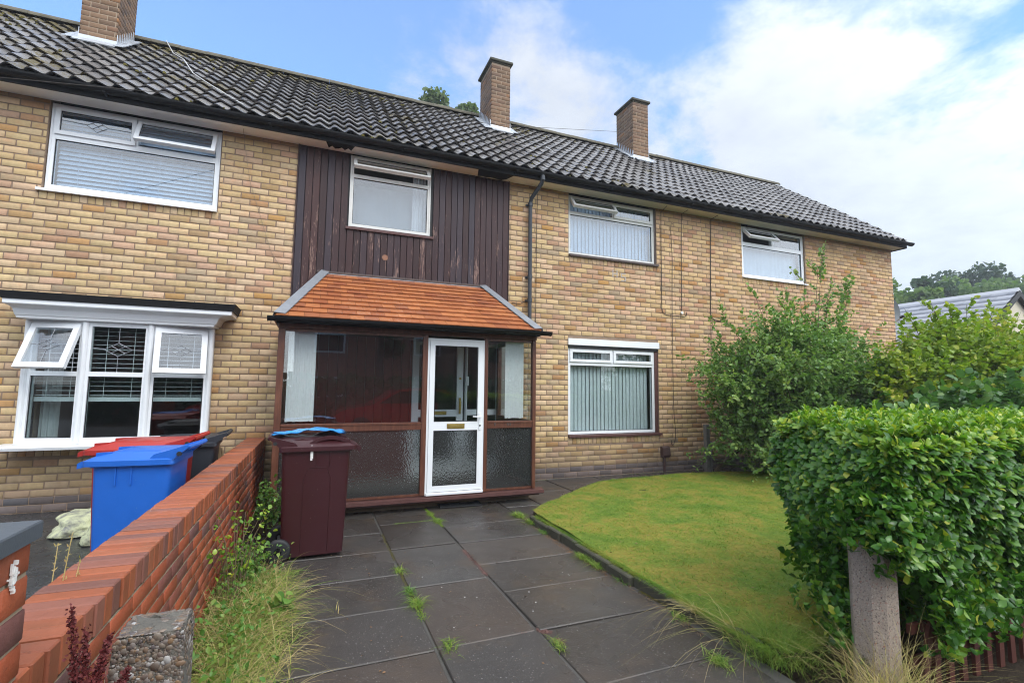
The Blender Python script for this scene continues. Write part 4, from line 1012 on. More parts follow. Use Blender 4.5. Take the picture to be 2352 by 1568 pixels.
gt = MB(); gt.prism(gutter_prof(ey-.05, ez-.002, .052, .005), 0, ex0-.05, ex1+.10)
gt.prism(gutter_prof(ey-.05, ez-.002, .056, .05), 0, ex0-.055, ex0-.045); gt.prism(gutter_prof(ey-.05, ez-.002, .056, .05), 0, ex1+.09, ex1+.10)
for xx in (.55, 1.45, 2.3): gt.prism(gutter_prof(ey-.05, ez-.002, .057, .005), 0, xx, xx+.04)
gt.build('gutter', MT['black'], PO)
# inner wall of the porch: boards at the left, white inner door screen at the right
iw = MB(); x = -.33
while x < 1.38:
    iw.cbox(x+.002, min(x+.13, 1.395)-.002, .0, .03, .12, 2.6, .004); x += .13
iw.build('inner_boarding', MT['redwood'], PO)
ib = MB(); ib.box(-.33, 1.395, .031, .10, .1, 2.7); ib.box(2.83, 2.93, -.0, .1, .1, 2.7); ib.box(1.396, 2.829, .0, .1, 2.20, 2.7); ib.build('inner_wall', MT['room'], PO)
sc_ = MB(); yy0, yy1 = .005, .06
for q in ((1.40, 1.50, .17, 2.19), (2.10, 2.20, .17, 2.14), (2.235, 2.27, .17, 2.14), (2.76, 2.825, .17, 2.19), (1.50, 2.76, 2.141, 2.19), (1.5, 2.1, 1.04, 1.15), (2.27, 2.76, 1.06, 1.15), (1.5, 2.1, .17, .36), (2.27, 2.76, .17, .36)):
    sc_.box(q[0], q[1], yy0, yy1, q[2], q[3])
idr = sc_.build('inner_door_screen', MT['white'], PO)
g = MB(); g.box(1.50, 2.10, .03, .036, 1.15, 2.14); g.box(2.27, 2.76, .03, .036, 1.15, 2.14); g.build('inner_pane', MT['glass'], idr)
g = MB(); g.box(1.50, 2.10, .03, .036, .36, 1.04); g.box(2.27, 2.76, .03, .036, .36, 1.06); g.build('inner_pane_low', MT['glass'], idr)
hb = MB(); hb.cbox(2.135, 2.165, -.015, .0045, 1.08, 1.33, .003); hb.tube([(2.15, -.015, 1.27), (2.15, -.05, 1.27), (2.15, -.05, 1.14)], .01, 8); hb.cyl((2.15, -.006, 1.63), (2.15, .0045, 1.63), .018, n=12)
hb.cbox(1.73, 1.94, -.006, .0045, 1.07, 1.125, .003); hb.build('inner_door_furniture', MT['brass'], idr)
bx = MB(); bx.cbox(2.225, 2.285, -.03, .0045, 1.52, 1.66, .006); bx.box(2.25, 2.256, -.01, .0, 1.66, 2.12); bx.box(2.25, 2.256, -.01, .0, .9, 1.52); bx.build('blind_box', MT['white'], idr)
vblind('white vertical blind drawn to the left end of the porch glazing', -.275, .03, 1.085, 2.10, PY+.075, MT['blind_white'], .026, .04, 16, 'blinds in the porch', 2)
vblind('white vertical blind drawn to the right end of the porch glazing', 2.40, 2.66, 1.09, 2.11, PY+.075, MT['blind_white'], .026, .04, 16, 'blinds in the porch', 2)
# house number marks on the rail
nm = MB()
for xx in (2.225,): nm.cbox(xx-.009, xx+.009, PY-.04, PY-.0285, 1.0, 1.04, .002)
for xx in (2.405, 2.44): nm.cbox(xx-.012, xx+.012, PY-.033, PY-.0285, 1.0, 1.035, .002)
nm.build('rail_fitting', MT['sillgrey'], PO)
# mat on the path
mt_ = MB(); M0 = Matrix.Translation((1.80, -1.28, .012)) @ Matrix.Rotation(R(-2), 4, 'Z')
for a, b_, c, d in ((-.27, .27, -.135, -.12), (-.27, .27, .12, .135), (-.27, -.255, -.12, .12), (.255, .27, -.12, .12), (-.13, -.12, -.12, .12), (0, .01, -.12, .12), (.13, .14, -.12, .12)): mt_.box(a, b_, c, d, 0, .014, M=M0)
for k in range(9): yk = -.108+k*.0265; mt_.box(-.255, .255, yk, yk+.010, .002, .011, M=M0)
mt_o = mt_.build('door_mat', MT['tyre']); tag(mt_o, 'small black rubber grid mat on the paving in front of the white door', 'doormat')
md = MB(); md.box(-.258, .258, -.122, .122, -.004, .0015, M=M0); md.build('dirt_layer', MT['mat_dirt'], mt_o)
# ------------------------------------------------------------------ ground
def sheet(x0, x1, y0, y1, z, n, name, m_, amp=0, kind='structure'):
    nx, ny = n; xs_ = np.linspace(x0, x1, nx); ys_ = np.linspace(y0, y1, ny)
    Xg, Yg = np.meshgrid(xs_, ys_); Z = np.full_like(Xg, z)
    if amp: Z = Z + amp*(np.sin(Xg*1.3+Yg*.7)+np.sin(Xg*2.9-Yg*2.1+1)*.5+np.sin(Xg*7.1+Yg*5.3)*.15)
    V = np.stack([Xg.ravel(), Yg.ravel(), Z.ravel()], 1)
    F = [(j*nx+i, j*nx+i+1, (j+1)*nx+i+1, (j+1)*nx+i) for j in range(ny-1) for i in range(nx-1)]
    return tag(npmesh(name, V, F, m_, smooth=True), kind=kind)
sheet(-400, 400, -400, 400, -.06, (9, 9), 'ground', MT['soil'])
m = MB(); m.box(-1000, 1000, 400, 410, -.1, -.05) if False else None
# lawn with a rounded far-left corner
kx = 2.395
def lawn_poly():
    P_ = [(kx+.06, -5.45), (kx+.0, -4.4), (kx-.005, -3.6), (kx-.005, -3.0), (kx-.02, -2.42), (2.44, -2.15), (2.70, -1.93), (3.0, -1.72), (3.5, -1.30), (3.9, -1.0), (4.15, -.84), (4.5, -.75), (5.3, -.70), (6.3, -.80), (7.2, -.9), (8.5, -.9), (12, -.9), (12, -5.0), (7, -5.2), (4, -5.45)]
    return P_
LP = lawn_poly()
def inside(x, y, P_):
    c = False; j = len(P_)-1
    for i in range(len(P_)):
        if (P_[i][1] > y) != (P_[j][1] > y) and x < (P_[j][0]-P_[i][0])*(y-P_[i][1])/(P_[j][1]-P_[i][1])+P_[i][0]: c = not c
        j = i
    return c
def lz(x, y): return .085 + .014*math.sin(x*1.3+y*.9) + .008*math.sin(x*3.1-y*2.3) + .004*math.sin(x*7+y*9)
bm = bmesh.new(); vs = [bm.verts.new((x, y, .06)) for x, y in LP]; f = bm.faces.new(vs); 
r_ = bmesh.ops.extrude_face_region(bm, geom=[f]); 
bmesh.ops.triangulate(bm, faces=bm.faces[:]); bmesh.ops.subdivide_edges(bm, edges=bm.edges[:], cuts=12, use_grid_fill=True)
seen = {}
for v in bm.verts: pass
for v in bm.verts:
    if v in [q for q in r_['geom'] if isinstance(q, bmesh.types.BMVert)][:0]: pass
me = bpy.data.meshes.new('lawn'); bm.free()
# lawn as grid cells clipped to the outline, plus a soil skirt
gx0, gx1, gy0, gy1, st_ = 2.3, 11.0, -5.5, -.6, .03
ii, V, F = {}, [], []
def gv(i, j):
    if (i, j) not in ii:
        x, y = gx0+i*st_, gy0+j*st_; ii[(i, j)] = len(V); V.append((x, y, lz(x, y)))
    return ii[(i, j)]
for i in range(int((gx1-gx0)/st_)):
    for j in range(int((gy1-gy0)/st_)):
        if inside(gx0+(i+.5)*st_, gy0+(j+.5)*st_, LP): F.append((gv(i, j), gv(i+1, j), gv(i+1, j+1), gv(i, j+1)))
tag(npmesh('lawn', V, F, MT['turf'], smooth=True), kind='structure')
sk = MB(); sk.prism(LP, 2, -.05, .06); tag(sk.build('lawn_soil', MT['soil']), kind='structure')

def ribbons(roots, dirs, lens, wid, bend, segs, gseed, mat_, name, parent=None, zlift=0, taper=True):
    """grass blades: curved tapering ribbons. roots (n,3), dirs (n,3) unit, bend = droop"""
    n = len(roots); roots = np.asarray(roots, float); dirs = np.asarray(dirs, float); lens = np.asarray(lens, float).reshape(-1, 1)
    wid = np.broadcast_to(np.asarray(wid, float).reshape(-1, 1), (n, 1)); bend = np.broadcast_to(np.asarray(bend, float).reshape(-1, 1), (n, 1))
    h = dirs.copy(); h[:, 2] = 0; hn = np.linalg.norm(h, axis=1, keepdims=True)+1e-6; h /= hn
    side = np.stack([-h[:, 1], h[:, 0], np.zeros(n)], 1)
    g = np.random.default_rng(gseed); a = g.uniform(0, np.pi, (n, 1)); side = side*np.cos(a) + np.cross(side, dirs)*np.sin(a)*.5
    V = []
    for s_ in range(segs+1):
        t_ = s_/segs; c = roots + dirs*lens*t_ + h*lens*bend*t_*t_ - np.array([0, 0, 1])*lens*bend*.75*t_*t_*t_
        w = wid*(1-t_**1.6*.96) if taper else wid*(1-.4*t_)
        V += [c-side*w/2, c+side*w/2]
    V = np.stack(V, 1).reshape(-1, 3)
    k = 2*(segs+1); f = np.array([[2*s_, 2*s_+1, 2*s_+3, 2*s_+2] for s_ in range(segs)])
    F = (np.arange(n)[:, None, None]*k + f[None]).reshape(-1, 4)
    return V, F
def unit(a): return a/(np.linalg.norm(a, axis=-1, keepdims=True)+1e-9)
def leafmesh(P, A, N, L, Wd, shape='oval', curl=.15, fold=.15, serial=None):
    """leaf quads: P base (n,3), A axis (n,3), N normal approx, L length (n,), Wd width ratio"""
    n = len(P); P = np.asarray(P, float); A = unit(np.asarray(A, float)); N = np.asarray(N, float)
    N = unit(N - A*(N*A).sum(1, keepdims=True)); S = np.cross(A, N); L = np.asarray(L, float).reshape(-1, 1)
    prof_ = {'oval': [(0, .06), (.28, .42), (.62, .46), (1.0, .05)], 'long': [(0, .05), (.3, .40), (.65, .34), (1.0, .03)], 'spoon': [(0, .05), (.38, .36), (.74, .50), (1.0, .05)], 'leaf': [(0, .05), (.38, .50), (.72, .42), (1.0, .04)], 'round': [(0, .12), (.3, .52), (.68, .50), (1.0, .10)]}[shape]
    V = []
    for t_, w in prof_:
        up = curl*(t_-t_*t_)*1.2 - curl*t_*t_*.6
        c = P + A*L*t_ + N*L*up
        V += [c - S*L*w*Wd + N*L*fold*w, c, c + S*L*w*Wd + N*L*fold*w]
    V = np.stack(V, 1).reshape(-1, 3)
    f = np.array([[3*k+c, 3*k+c+1, 3*k+c+4, 3*k+c+3] for k in range(3) for c in (0, 1)])
    return V, (np.arange(n)[:, None, None]*12 + f[None]).reshape(-1, 4)
def rdir(n, g): return unit(g.normal(size=(n, 3)))

# short turf blades
g = np.random.default_rng(5)
pts = []
while len(pts) < 150000:
    x = g.uniform(2.35, 9.5, 4000); y = g.uniform(-5.45, -.7, 4000)
    for a, b_ in zip(x, y):
        if inside(a, b_, LP): pts.append((a, b_, lz(a, b_)-.004))
    if len(pts) > 150000: break
pts = np.array(pts[:150000]); n = len(pts)
d = rdir(n, g); d[:, 2] = np.abs(d[:, 2])*.6+.35; d = unit(d)
cell = g.random((400, 400)); cv = cell[(pts[:, 0]*19).astype(int) % 400, (pts[:, 1]*-19).astype(int) % 400]; cv2 = g.random((200, 200))[(pts[:, 0]*5).astype(int) % 200, (pts[:, 1]*-5).astype(int) % 200]
V, F = ribbons(pts, d, g.uniform(.010, .040, n)*(.45+1.0*cv**2+.5*cv2), g.uniform(.0025, .006, n), .4, 2, 6, None, None)
V2, F2 = [], []
# coarser tufts nearer the front and a fringe hanging over the kerb
m2 = 26000; gx = g.uniform(2.40, 6.0, m2); gy = -5.45+3.4*g.random(m2)**1.3; cl = np.sin(gx*9+np.sin(gy*7)*2)*np.sin(gy*11+gx*3); kk = np.array([inside(a, b_, LP) and c > g.uniform(-.2, .8) for a, b_, c in zip(gx, gy, cl)])
gx, gy = gx[kk], gy[kk]; m3 = len(gx); d3 = rdir(m3, g); d3[:, 2] = np.abs(d3[:, 2])+.5
q2 = ribbons(np.stack([gx, gy, np.array([lz(a, b_) for a, b_ in zip(gx, gy)])-.005], 1), unit(d3), g.uniform(.03, .062, m3), g.uniform(.003, .006, m3), .5, 2, 8, None, None)
m4 = 9000; gy = g.uniform(-5.4, -2.35, m4); gx = 2.392+np.abs(g.normal(0, .012, m4)); d4 = np.stack([g.normal(-.6, .35, m4), g.normal(0, .5, m4), g.uniform(.1, .9, m4)], 1)
q3 = ribbons(np.stack([gx, gy, np.full(m4, .072)], 1), unit(d4), g.uniform(.015, .05, m4), g.uniform(.002, .004, m4), .7, 2, 9, None, None)
far = [(2.375, -2.42), (2.48, -2.24), (2.70, -2.02), (2.92, -1.83), (3.5, -1.33), (3.9, -1.02), (4.15, -.85), (4.5, -.76), (5.3, -.71), (6.3, -.80)]
pp = []
for a, b_ in zip(far[:-1], far[1:]):
    L_ = math.hypot(b_[0]-a[0], b_[1]-a[1]); t5 = g.random(int(1100*L_)); pp.append(np.stack([a[0]+(b_[0]-a[0])*t5, a[1]+(b_[1]-a[1])*t5+g.normal(0, .012, len(t5)), np.full(len(t5), .07)], 1))
pp = np.concatenate(pp); d5 = rdir(len(pp), g); d5[:, 2] = np.abs(d5[:, 2])*.8; q4 = ribbons(pp, unit(d5), g.uniform(.02, .05, len(pp)), .003, .6, 2, 10, None, None)
V, F = np_join([(V, F), q2, q3, q4])
tag(npmesh('grass', V, F, MT['grass']), 'short yellowing green lawn grass right of the paved path', 'grass', kind='stuff')
# kerb edging
ke = MB(); y = -5.3
while y < -2.3:
    L = rnd.uniform(.5, .9); e = min(y+L*.45, -2.28)
    xo = 2.33+.05*max(0, (-4.2-y))*.9 + rnd.uniform(-.006, .006)
    ke.cbox(xo, xo+.055, y+.003, e-.003, -.04, .072+rnd.uniform(-.014, .006), .010, M=Matrix.Rotation(R(rnd.uniform(-.15, .15)), 4, 'Z')); y = e
tag(ke.build('lawn_kerb', MT['kerbstone']), kind='structure')
# paving: columns of slabs
pv = MB(); PJ = .006
jn = MB(); jn.box(-.42, 2.40, -6.0, -.02, -.05, -.012); jn.box(2.40, 12.5, -.95, -.02, -.05, -.012)
tag(jn.build('path_bed', MT['joint']), kind='structure')
cols = [(-.20, .722, [-6.2, -5.19, -4.585, -3.962, -3.358, -2.745, -2.17, -1.25, -.05]), (.733, 1.360, [-6.3, -5.48, -4.572, -3.652, -2.73, -1.875, -1.05, -.05]),
        (1.372, 2.312, [-6.3, -5.8, -5.195, -4.582, -3.962, -3.368, -2.76, -2.16, -1.3, -.8, -.05]), (2.32, 2.80, [-2.25, -1.6, -.9, -.05]), (2.81, 3.6, [-1.65, -.85, -.05]), (3.61, 4.5, [-1.0, -.05]), (4.51, 5.4, [-.85, -.05]), (5.41, 6.3, [-.85, -.05]), (6.31, 7.2, [-.95, -.05]), (7.21, 9.0, [-.95, -.05])]
for a, b_, ys_ in cols:
    for c, d in zip(ys_[:-1], ys_[1:]):
        T = Matrix.Translation(((a+b_)/2, (c+d)/2, 0)) @ Matrix.Rotation(R(rnd.uniform(-.25, .25)), 4, 'X') @ Matrix.Rotation(R(rnd.uniform(-.3, .3)), 4, 'Y') @ Matrix.Rotation(R(rnd.uniform(-.2, .2)), 4, 'Z')
        w, h = (b_-a)/2-PJ, (d-c)/2-PJ
        pv.cbox(-w, w, -h, h, -.04, rnd.uniform(-.003, .003), .005, M=T)
tag(pv.build('garden_path', MT['paving']), kind='structure')
m = MB(); m.box(-12, -.80, -6.4, -.002, -.05, .0); tag(m.build('driveway', MT['drive']), kind='structure')
m = MB(); m.box(-40, 40, -8.6, -6.21, -.055, -.02); tag(m.build('pavement', MT['asphalt']), kind='structure')
m = MB(); m.box(-40, 40, -8.75, -8.605, -.059, -.015); tag(m.build('kerb', MT['concrete_rough']), kind='structure')
m = MB(); m.box(-60, 60, -15, -8.755, -.058, -.12+.03); tag(m.build('road', MT['asphalt']), kind='structure')
m = MB(); m.box(-.56, -.205, -5.9, -.02, -.05, .006); tag(m.build('flower_bed', MT['soil']), kind='structure')

# ------------------------------------------------------------------ boundary wall, pillar, gate posts
BW = thing('boundary_wall', 'low red brick garden wall with brick-on-edge coping running up to the house', 'wall', (-.68, -2.9, 0))
A0, A1 = Vector((-.548, -.03, 0)), Vector((-.612, -5.93, 0)); U = (A1-A0).normalized(); WL = (A1-A0).length
Nn = Vector((-U.y, U.x, 0));  Nn = Nn if Nn.x > 0 else -Nn     # towards +x
ZT = .80
it = []; lay(it, 0, WL, -.06, ZT-.115, .0757, .225, joint=.010, zoff=ZT-.115-.0757*12)
V1, F1 = bricks_np(it, A0, U, Nn, seed=21, jit=.0012, ch=.004, depth=.03)
V2, F2 = bricks_np(it, A0-Nn*.22, U, -Nn, seed=22, jit=.0012)
V, F = np_join([(V1, F1), (V2, F2)]); npmesh('brickwork', V, F, MT['red'], BW)
m = MB(); ang = math.atan2(U.y, U.x); T = Matrix.Translation(A0) @ Matrix.Rotation(ang, 4, 'Z')
# local: x along wall, local y: towards -Nn or +Nn
sgn = 1 if (Matrix.Rotation(ang, 4, 'Z') @ Vector((0, 1, 0))).dot(Nn) > 0 else -1
def yl(a, b_): return (min(-sgn*a, -sgn*b_), max(-sgn*a, -sgn*b_))
q = yl(.005, .215); m.box(0, WL, q[0], q[1], -.1, ZT-.118, M=T); m.build('mortar', MT['mortar_red'], BW)
m = MB(); q = yl(.010, .210); m.box(0, WL, q[0], q[1], ZT-.1175, ZT-.010, M=T); m.build('coping_mortar', MT['joint_dark'], BW)
cp = MB(); x = .002; q = yl(0, .222)
while x < WL-.03:
    w = .0655+rnd.uniform(-.0015, .0015)
    T2 = T @ Matrix.Translation((x+w/2, (q[0]+q[1])/2+rnd.uniform(-.003, .003), ZT-.054+rnd.uniform(-.002, .002))) @ Matrix.Rotation(R(rnd.uniform(-.5, .5)), 4, 'Z') @ Matrix.Rotation(R(rnd.uniform(-.6, .6)), 4, 'Y')
    cp.cbox(-w/2, w/2, -.111, .111, -.054, .054, .0045, M=T2); x += .0755
cp.build('coping', MT['coping'], BW)
GP = thing('gate_pillar', 'red brick gate pillar with dark grey cap, cut off by the left edge', 'pillar', (-.83, -6.18, 0))
bx0, bx1, by0, by1 = -1.04, -.590, -6.40, -5.95
its = []; 
for org, UU, NN, W_ in (((bx1, by1, 0), (0, -1, 0), (1, 0, 0), by1-by0), ((bx0, by1, 0), (1, 0, 0), (0, 1, 0), bx1-bx0), ((bx0, by0, 0), (0, 1, 0), (-1, 0, 0), by1-by0), ((bx1, by0, 0), (-1, 0, 0), (0, -1, 0), bx1-bx0)):
    it = []; lay(it, 0, W_, 0, 1.132, .0757, .225, zoff=1.132-.0757*15, xoff=.0)
    its.append(bricks_np(it, org, UU, NN, seed=31, ch=.003, jit=.001))
V, F = np_join(its); npmesh('brickwork', V, F, MT['red'], GP)
m = MB(); m.box(bx0+.006, bx1-.006, by0+.006, by1-.006, -.1, 1.132); m.build('mortar', MT['mortar_red'], GP)
m = MB(); m.loft([[Vector((bx0-.014, by0-.014, z)), Vector((bx1+.012, by0-.014, z)), Vector((bx1+.012, by1+.008, z)), Vector((bx0-.014, by1+.008, z))] for z in (1.1325, 1.168)] +
    [[Vector((bx0-.01, by0-.01, 1.172)), Vector((bx1+.01, by0-.01, 1.172)), Vector((bx1+.01, by1+.004, 1.172)), Vector((bx0-.01, by1+.004, 1.172))], [Vector((-.84, -6.19, 1.215)), Vector((-.81, -6.19, 1.215)), Vector((-.81, -6.16, 1.215)), Vector((-.84, -6.16, 1.215))]])
m.build('cap', MT['capstone'], GP)
m = MB(); g2 = random.Random(4)
for k in range(46):
    zz = 1.075+g2.gauss(0, .013); yy = -6.035+g2.gauss(0, .005)*(1.3 if zz > 1.07 else .5); s = g2.uniform(.001, .0038); m.prism([(yy-s, zz-s*2.2), (yy+s, zz-s*1.6), (yy+s*.8, zz+s*1.4), (yy-s*.7, zz+s*2)], 0, bx1+.001, bx1+.0042+k*.0001)
m.build('paint_splash', MT['paint_white'], GP)
# short pebble-concrete post
ps = thing('concrete_gate_post', 'short broken pebbly concrete post beside the brick wall', 'post', (-.37, -5.84, 0), group=None)
sx0, sx1, sy0, sy1 = -.438, -.285, -5.90, -5.755
m = MB(); n = 12
def sq_ring(z, inset=0, jit=0, gg=random.Random(2)):
    c = [(sx0, sy0), (sx1, sy0), (sx1, sy1), (sx0, sy1)]; out_ = []
    for k in range(4):
        a, b_ = c[k], c[(k+1) % 4]
        for j in range(6):
            t_ = j/6; x = a[0]+(b_[0]-a[0])*t_; y = a[1]+(b_[1]-a[1])*t_; cx_, cy_ = (sx0+sx1)/2, (sy0+sy1)/2
            out_.append(Vector((cx_+(x-cx_)*(1-inset)+gg.uniform(-jit, jit), cy_+(y-cy_)*(1-inset)+gg.uniform(-jit, jit), z+(gg.uniform(-jit, jit)))))
    return out_
m.loft([sq_ring(z, 0 if z < .83 else .03, .003) for z in (-.1, .2, .4, .5, .6, .7, .78, .83)] + [sq_ring(.853, .12, .006), sq_ring(.86, .6, .006)])
m.build('core', MT['concrete_rough'], ps, smooth=True)
# embedded pebbles, a shell of many stones on the worn faces
def pebbles(n, seed, faces):
    g = np.random.default_rng(seed); Vs, Fs, b = [], [], 0
    base = []
    for a in (-.5, 0, .5):
        for k in range(6):
            th = 2*math.pi*k/6; r_ = math.cos(a*math.pi/2.2); base.append((r_*math.cos(th), r_*math.sin(th), math.sin(a*math.pi/2)*1.0))
    base = np.array(base)
    F0 = [(i*6+k, i*6+(k+1) % 6, (i+1)*6+(k+1) % 6, (i+1)*6+k) for i in range(2) for k in range(6)] + [(12, 13, 14, 15), (12, 15, 16, 17), (3, 2, 1, 0), (5, 4, 3, 0)]
    for _ in range(n):
        org, U_, W_, N_, lu, lw = faces[g.integers(len(faces))]
        r_ = abs(g.normal(0, .0022))+.0019
        if g.random() < .06: r_ *= 1.6
        c = np.array(org)+np.array(U_)*g.uniform(0, lu)+np.array(W_)*g.uniform(0, lw)
        al = g.uniform(0, math.pi); e1 = np.array(U_)*math.cos(al)+np.array(W_)*math.sin(al); e2 = -np.array(U_)*math.sin(al)+np.array(W_)*math.cos(al)
        P_ = c + (base[:, :1]*e1*r_*g.uniform(1, 1.6) + base[:, 1:2]*e2*r_ + base[:, 2:]*np.array(N_)*r_*.38)*g.uniform(.92, 1.08, (18, 1))
        Vs.append(P_); Fs.append(np.array(F0)+b); b += 18
    return np.concatenate(Vs), np.concatenate(Fs)
V, F = pebbles(7000, 5, [((sx0, sy0, .25), (1, 0, 0), (0, 0, 1), (0, -1, 0), sx1-sx0, .60), ((sx0, sy0, .25), (1, 0, 0), (0, 0, 1), (0, -1, 0), sx1-sx0, .60), ((sx0+.01, sy0+.008, .855), (1, 0, 0), (0, 1, 0), (0, 0, 1), sx1-sx0-.02, sy1-sy0-.016), ((sx1, sy0, .25), (0, 1, 0), (0, 0, 1), (1, 0, 0), sy1-sy0, .60)])
npmesh('pebbles', V, F, MT['pebbles'], ps, smooth=True)
# tall concrete post at the hedge, chamfered corners
tp = MB(); cx_, cy_ = 2.715, -5.74; r_ = .090
def oct_(z, k=1.0): 
    c = .52; p = [(-1, -c), (-c, -1), (c, -1), (1, -c), (1, c), (c, 1), (-c, 1), (-1, c)]
    return [Vector((cx_+a*r_*k, cy_+b_*r_*k, z)) for a, b_ in p]
tp.loft([oct_(z) for z in (-.1, .3, .6, .84)]+[oct_(.872, .85), oct_(.885, .4)])
tag(tp.build('concrete_gate_post', MT['pebble_fine']), 'grey concrete gate post standing under the end of the clipped hedge', 'post')
# picket fence under the hedge
pf = thing('picket_fence', 'low dark red picket fence under the hedge', 'fence', (3.6, -5.85, 0))
for k in range(34):
    x = 2.93+k*.118; h_ = rnd.uniform(.33, .37); tl = R(rnd.uniform(-2, 2)) if k else R(16)
    m = MB(); T = Matrix.Translation((x, -5.82, -.02)) @ Matrix.Rotation(tl, 4, 'Y'); m.prism([(-.022, 0), (.022, 0), (.022, h_-.02), (0, h_), (-.022, h_-.02)], 1, -.009, .009, M=T); m.build('picket', MT['fence'], pf)
for z in (.10, .26):
    m = MB(); m.box(2.9, 6.9, -5.80, -5.775, z, z+.045); m.build('rail', MT['fence'], pf)

# ------------------------------------------------------------------ wheelie bins (local: hinge side = +X, front lip = -X)
def make_bin(label, mname, lidm, w=.48, arch=False, d=.52, hgt=.95, grp='wheelie bins by the garden wall'):
    t_ = thing('wheelie_bin', label, 'wheelie bin', group=grp)
    B = MT[mname]; b = MB()
    def rr(x0, x1, y0, y1, z, r_=.035, n=3):
        out_ = []
        for cx_, cy_, a0 in ((x1-r_, y1-r_, 0), (x0+r_, y1-r_, 90), (x0+r_, y0+r_, 180), (x1-r_, y0+r_, 270)):
            for k in range(n+1): a = R(a0+90*k/n); out_.append(Vector((cx_+r_*math.cos(a), cy_+r_*math.sin(a), z)))
        return out_
    bd_, tw_ = d*.90, w*.88
    rings = []
    for z, f in ((.03, 0), (.10, .06), (.5, .5), (hgt-.04, .93), (hgt-.035, .94)):
        dd = bd_+(d-bd_)*f; ww = tw_+(w-tw_)*f
        rings.append(rr(-dd/2-.01*f, dd/2, -ww/2, ww/2, z))
    for z, e in ((hgt-.034, .016), (hgt, .018)):
        rings.append(rr(-d/2-.01-e, d/2+e, -w/2-e, w/2+e, z, .04))
    b.loft(rings); 
    for s_ in (-1, 1):
        b.box(-d*.22, -d*.20, s_*w*.5-.004*(s_ > 0)-.006, s_*w*.5+.006, hgt-.16, hgt-.04); b.box(-d*.02, d*.0, s_*w*.5-.006, s_*w*.5+.006, hgt-.16, hgt-.04)
    b.build('body', B, t_, smooth=True, local=True)
    # recessed panel line on the sides
    for s_ in ((-1, 1) if arch else ()):
        ln = MB(); pts = []
        for px2, pz in ((-.12, .06), (-.125, hgt*.72), (-.09, hgt*.82), (.06, hgt*.82), (.10, hgt*.72), (.10, .06)):
            f = pz/hgt; yy = s_*((tw_+(w-tw_)*min(f, 1))/2-.0005); pts.append((px2, yy, pz))
        ln.tube(pts, .004, 6); ln.build('side_rib', B, t_, smooth=True, local=True)
    # lid, slightly domed, with front lip and hinge knuckles
    L = MB(); z0 = hgt+.004
    def lid_ring(z, e, xs=0): return rr(-d/2-.045-e+xs, d/2+.02+e*.3, -w/2-.02-e, w/2+.02+e, z, .04)
    L.loft([lid_ring(z0-.028, .012), lid_ring(z0+.008, .012), lid_ring(z0+.014, .004), lid_ring(z0+.035, -.03, .01), lid_ring(z0+.06, -.045, .10), lid_ring(z0+.068, -.10, .06)])
    L.prism([(-d/2-.095, z0-.045), (-d/2-.03, z0-.028), (-d/2-.03, z0+.012), (-d/2-.075, z0+.004), (-d/2-.095, z0-.01)], 1, -w/2+.01, w/2-.01)
    L.prism([(-d/2+.0, z0+.014), (-d/2+.0, z0+.058), (-d/2+.09, z0+.062), (-d/2+.09, z0+.014)], 1, -w*.5+.03, -w*.5+.06); L.prism([(-d/2+.0, z0+.014), (-d/2+.0, z0+.058), (-d/2+.09, z0+.062), (-d/2+.09, z0+.014)], 1, w*.5-.06, w*.5-.03)
    if arch:
        for s_ in (-1, 1):
            o_ = [(-d/2-.03+.40*k/10, z0+.014+.085*math.sin(math.pi*k/10)**.8) for k in range(11)]; i_ = [(-d/2-.0+.34*k/10, z0+.012+.052*math.sin(math.pi*k/10)**.8) for k in range(11)][::-1]
            L.prism(o_+i_, 1, s_*(w/2-.02)-.012, s_*(w/2-.02)+.012)
        L.prism([(-.02, z0+.05), (.12, z0+.075), (d/2, z0+.05), (d/2, z0+.03), (-.02, z0+.03)], 1, -w/2+.04, w/2-.04)
    L.build('lid', MT[lidm], t_, smooth=True, local=True)
    # side cheeks rise to the handle
    Hn = MB()
    for s_ in (-1, 1):
        Hn.prism([(d/2-.13, z0+.012), (d/2-.02, z0-.03), (d/2+.06, z0+.045), (d/2+.115, z0+.092), (d/2+.10, z0+.105), (d/2+.0, z0+.075), (d/2-.10, z0+.045)], 1, s_*(w/2+.005)-.015, s_*(w/2+.005)+.015)
    Hn.tube([(d/2+.10, -w/2, z0+.085), (d/2+.105, 0, z0+.085), (d/2+.10, w/2, z0+.085)], .017, 8)
    Hn.prism([(d/2-.12, z0+.02), (d/2+.09, z0+.065), (d/2+.09, z0+.078), (d/2-.12, z0+.035)], 1, -w/2+.03, w/2-.03)
    Hn.build('handle', MT[lidm], t_, smooth=True, local=True)
    for s_ in (-1, 1):
        q = MB(); q.cyl((d/2+.055, s_*(w/2+.021), z0+.045), (d/2+.055, s_*(w/2+.032), z0+.045), .016, n=12); q.build('hinge_pin', MT['tyre'], t_, smooth=True, local=True)
        wh = MB(); yy = s_*(tw_/2+.025)
        pr_ = [(0.03, -.022), (.075, -.024), (.092, -.020), (.10, -.010), (.10, .010), (.092, .020), (.075, .024), (.03, .022)]
        N_ = 24; rings = [[Vector((bd_/2+.02+r_*math.cos(2*math.pi*k/N_), yy+o_, .10+r_*math.sin(2*math.pi*k/N_))) for k in range(N_)] for r_, o_ in pr_]
        wh.loft(rings, close=False); wo_ = wh.build('wheel', MT['tyre'], t_, smooth=True, local=True)
        hb_ = MB()
        for k in range(6):
            a = math.pi/3*k; hb_.tube([(bd_/2+.02, yy+s_*.012, .10), (bd_/2+.02+.072*math.cos(a), yy+s_*.012, .10+.072*math.sin(a))], .007, 5)
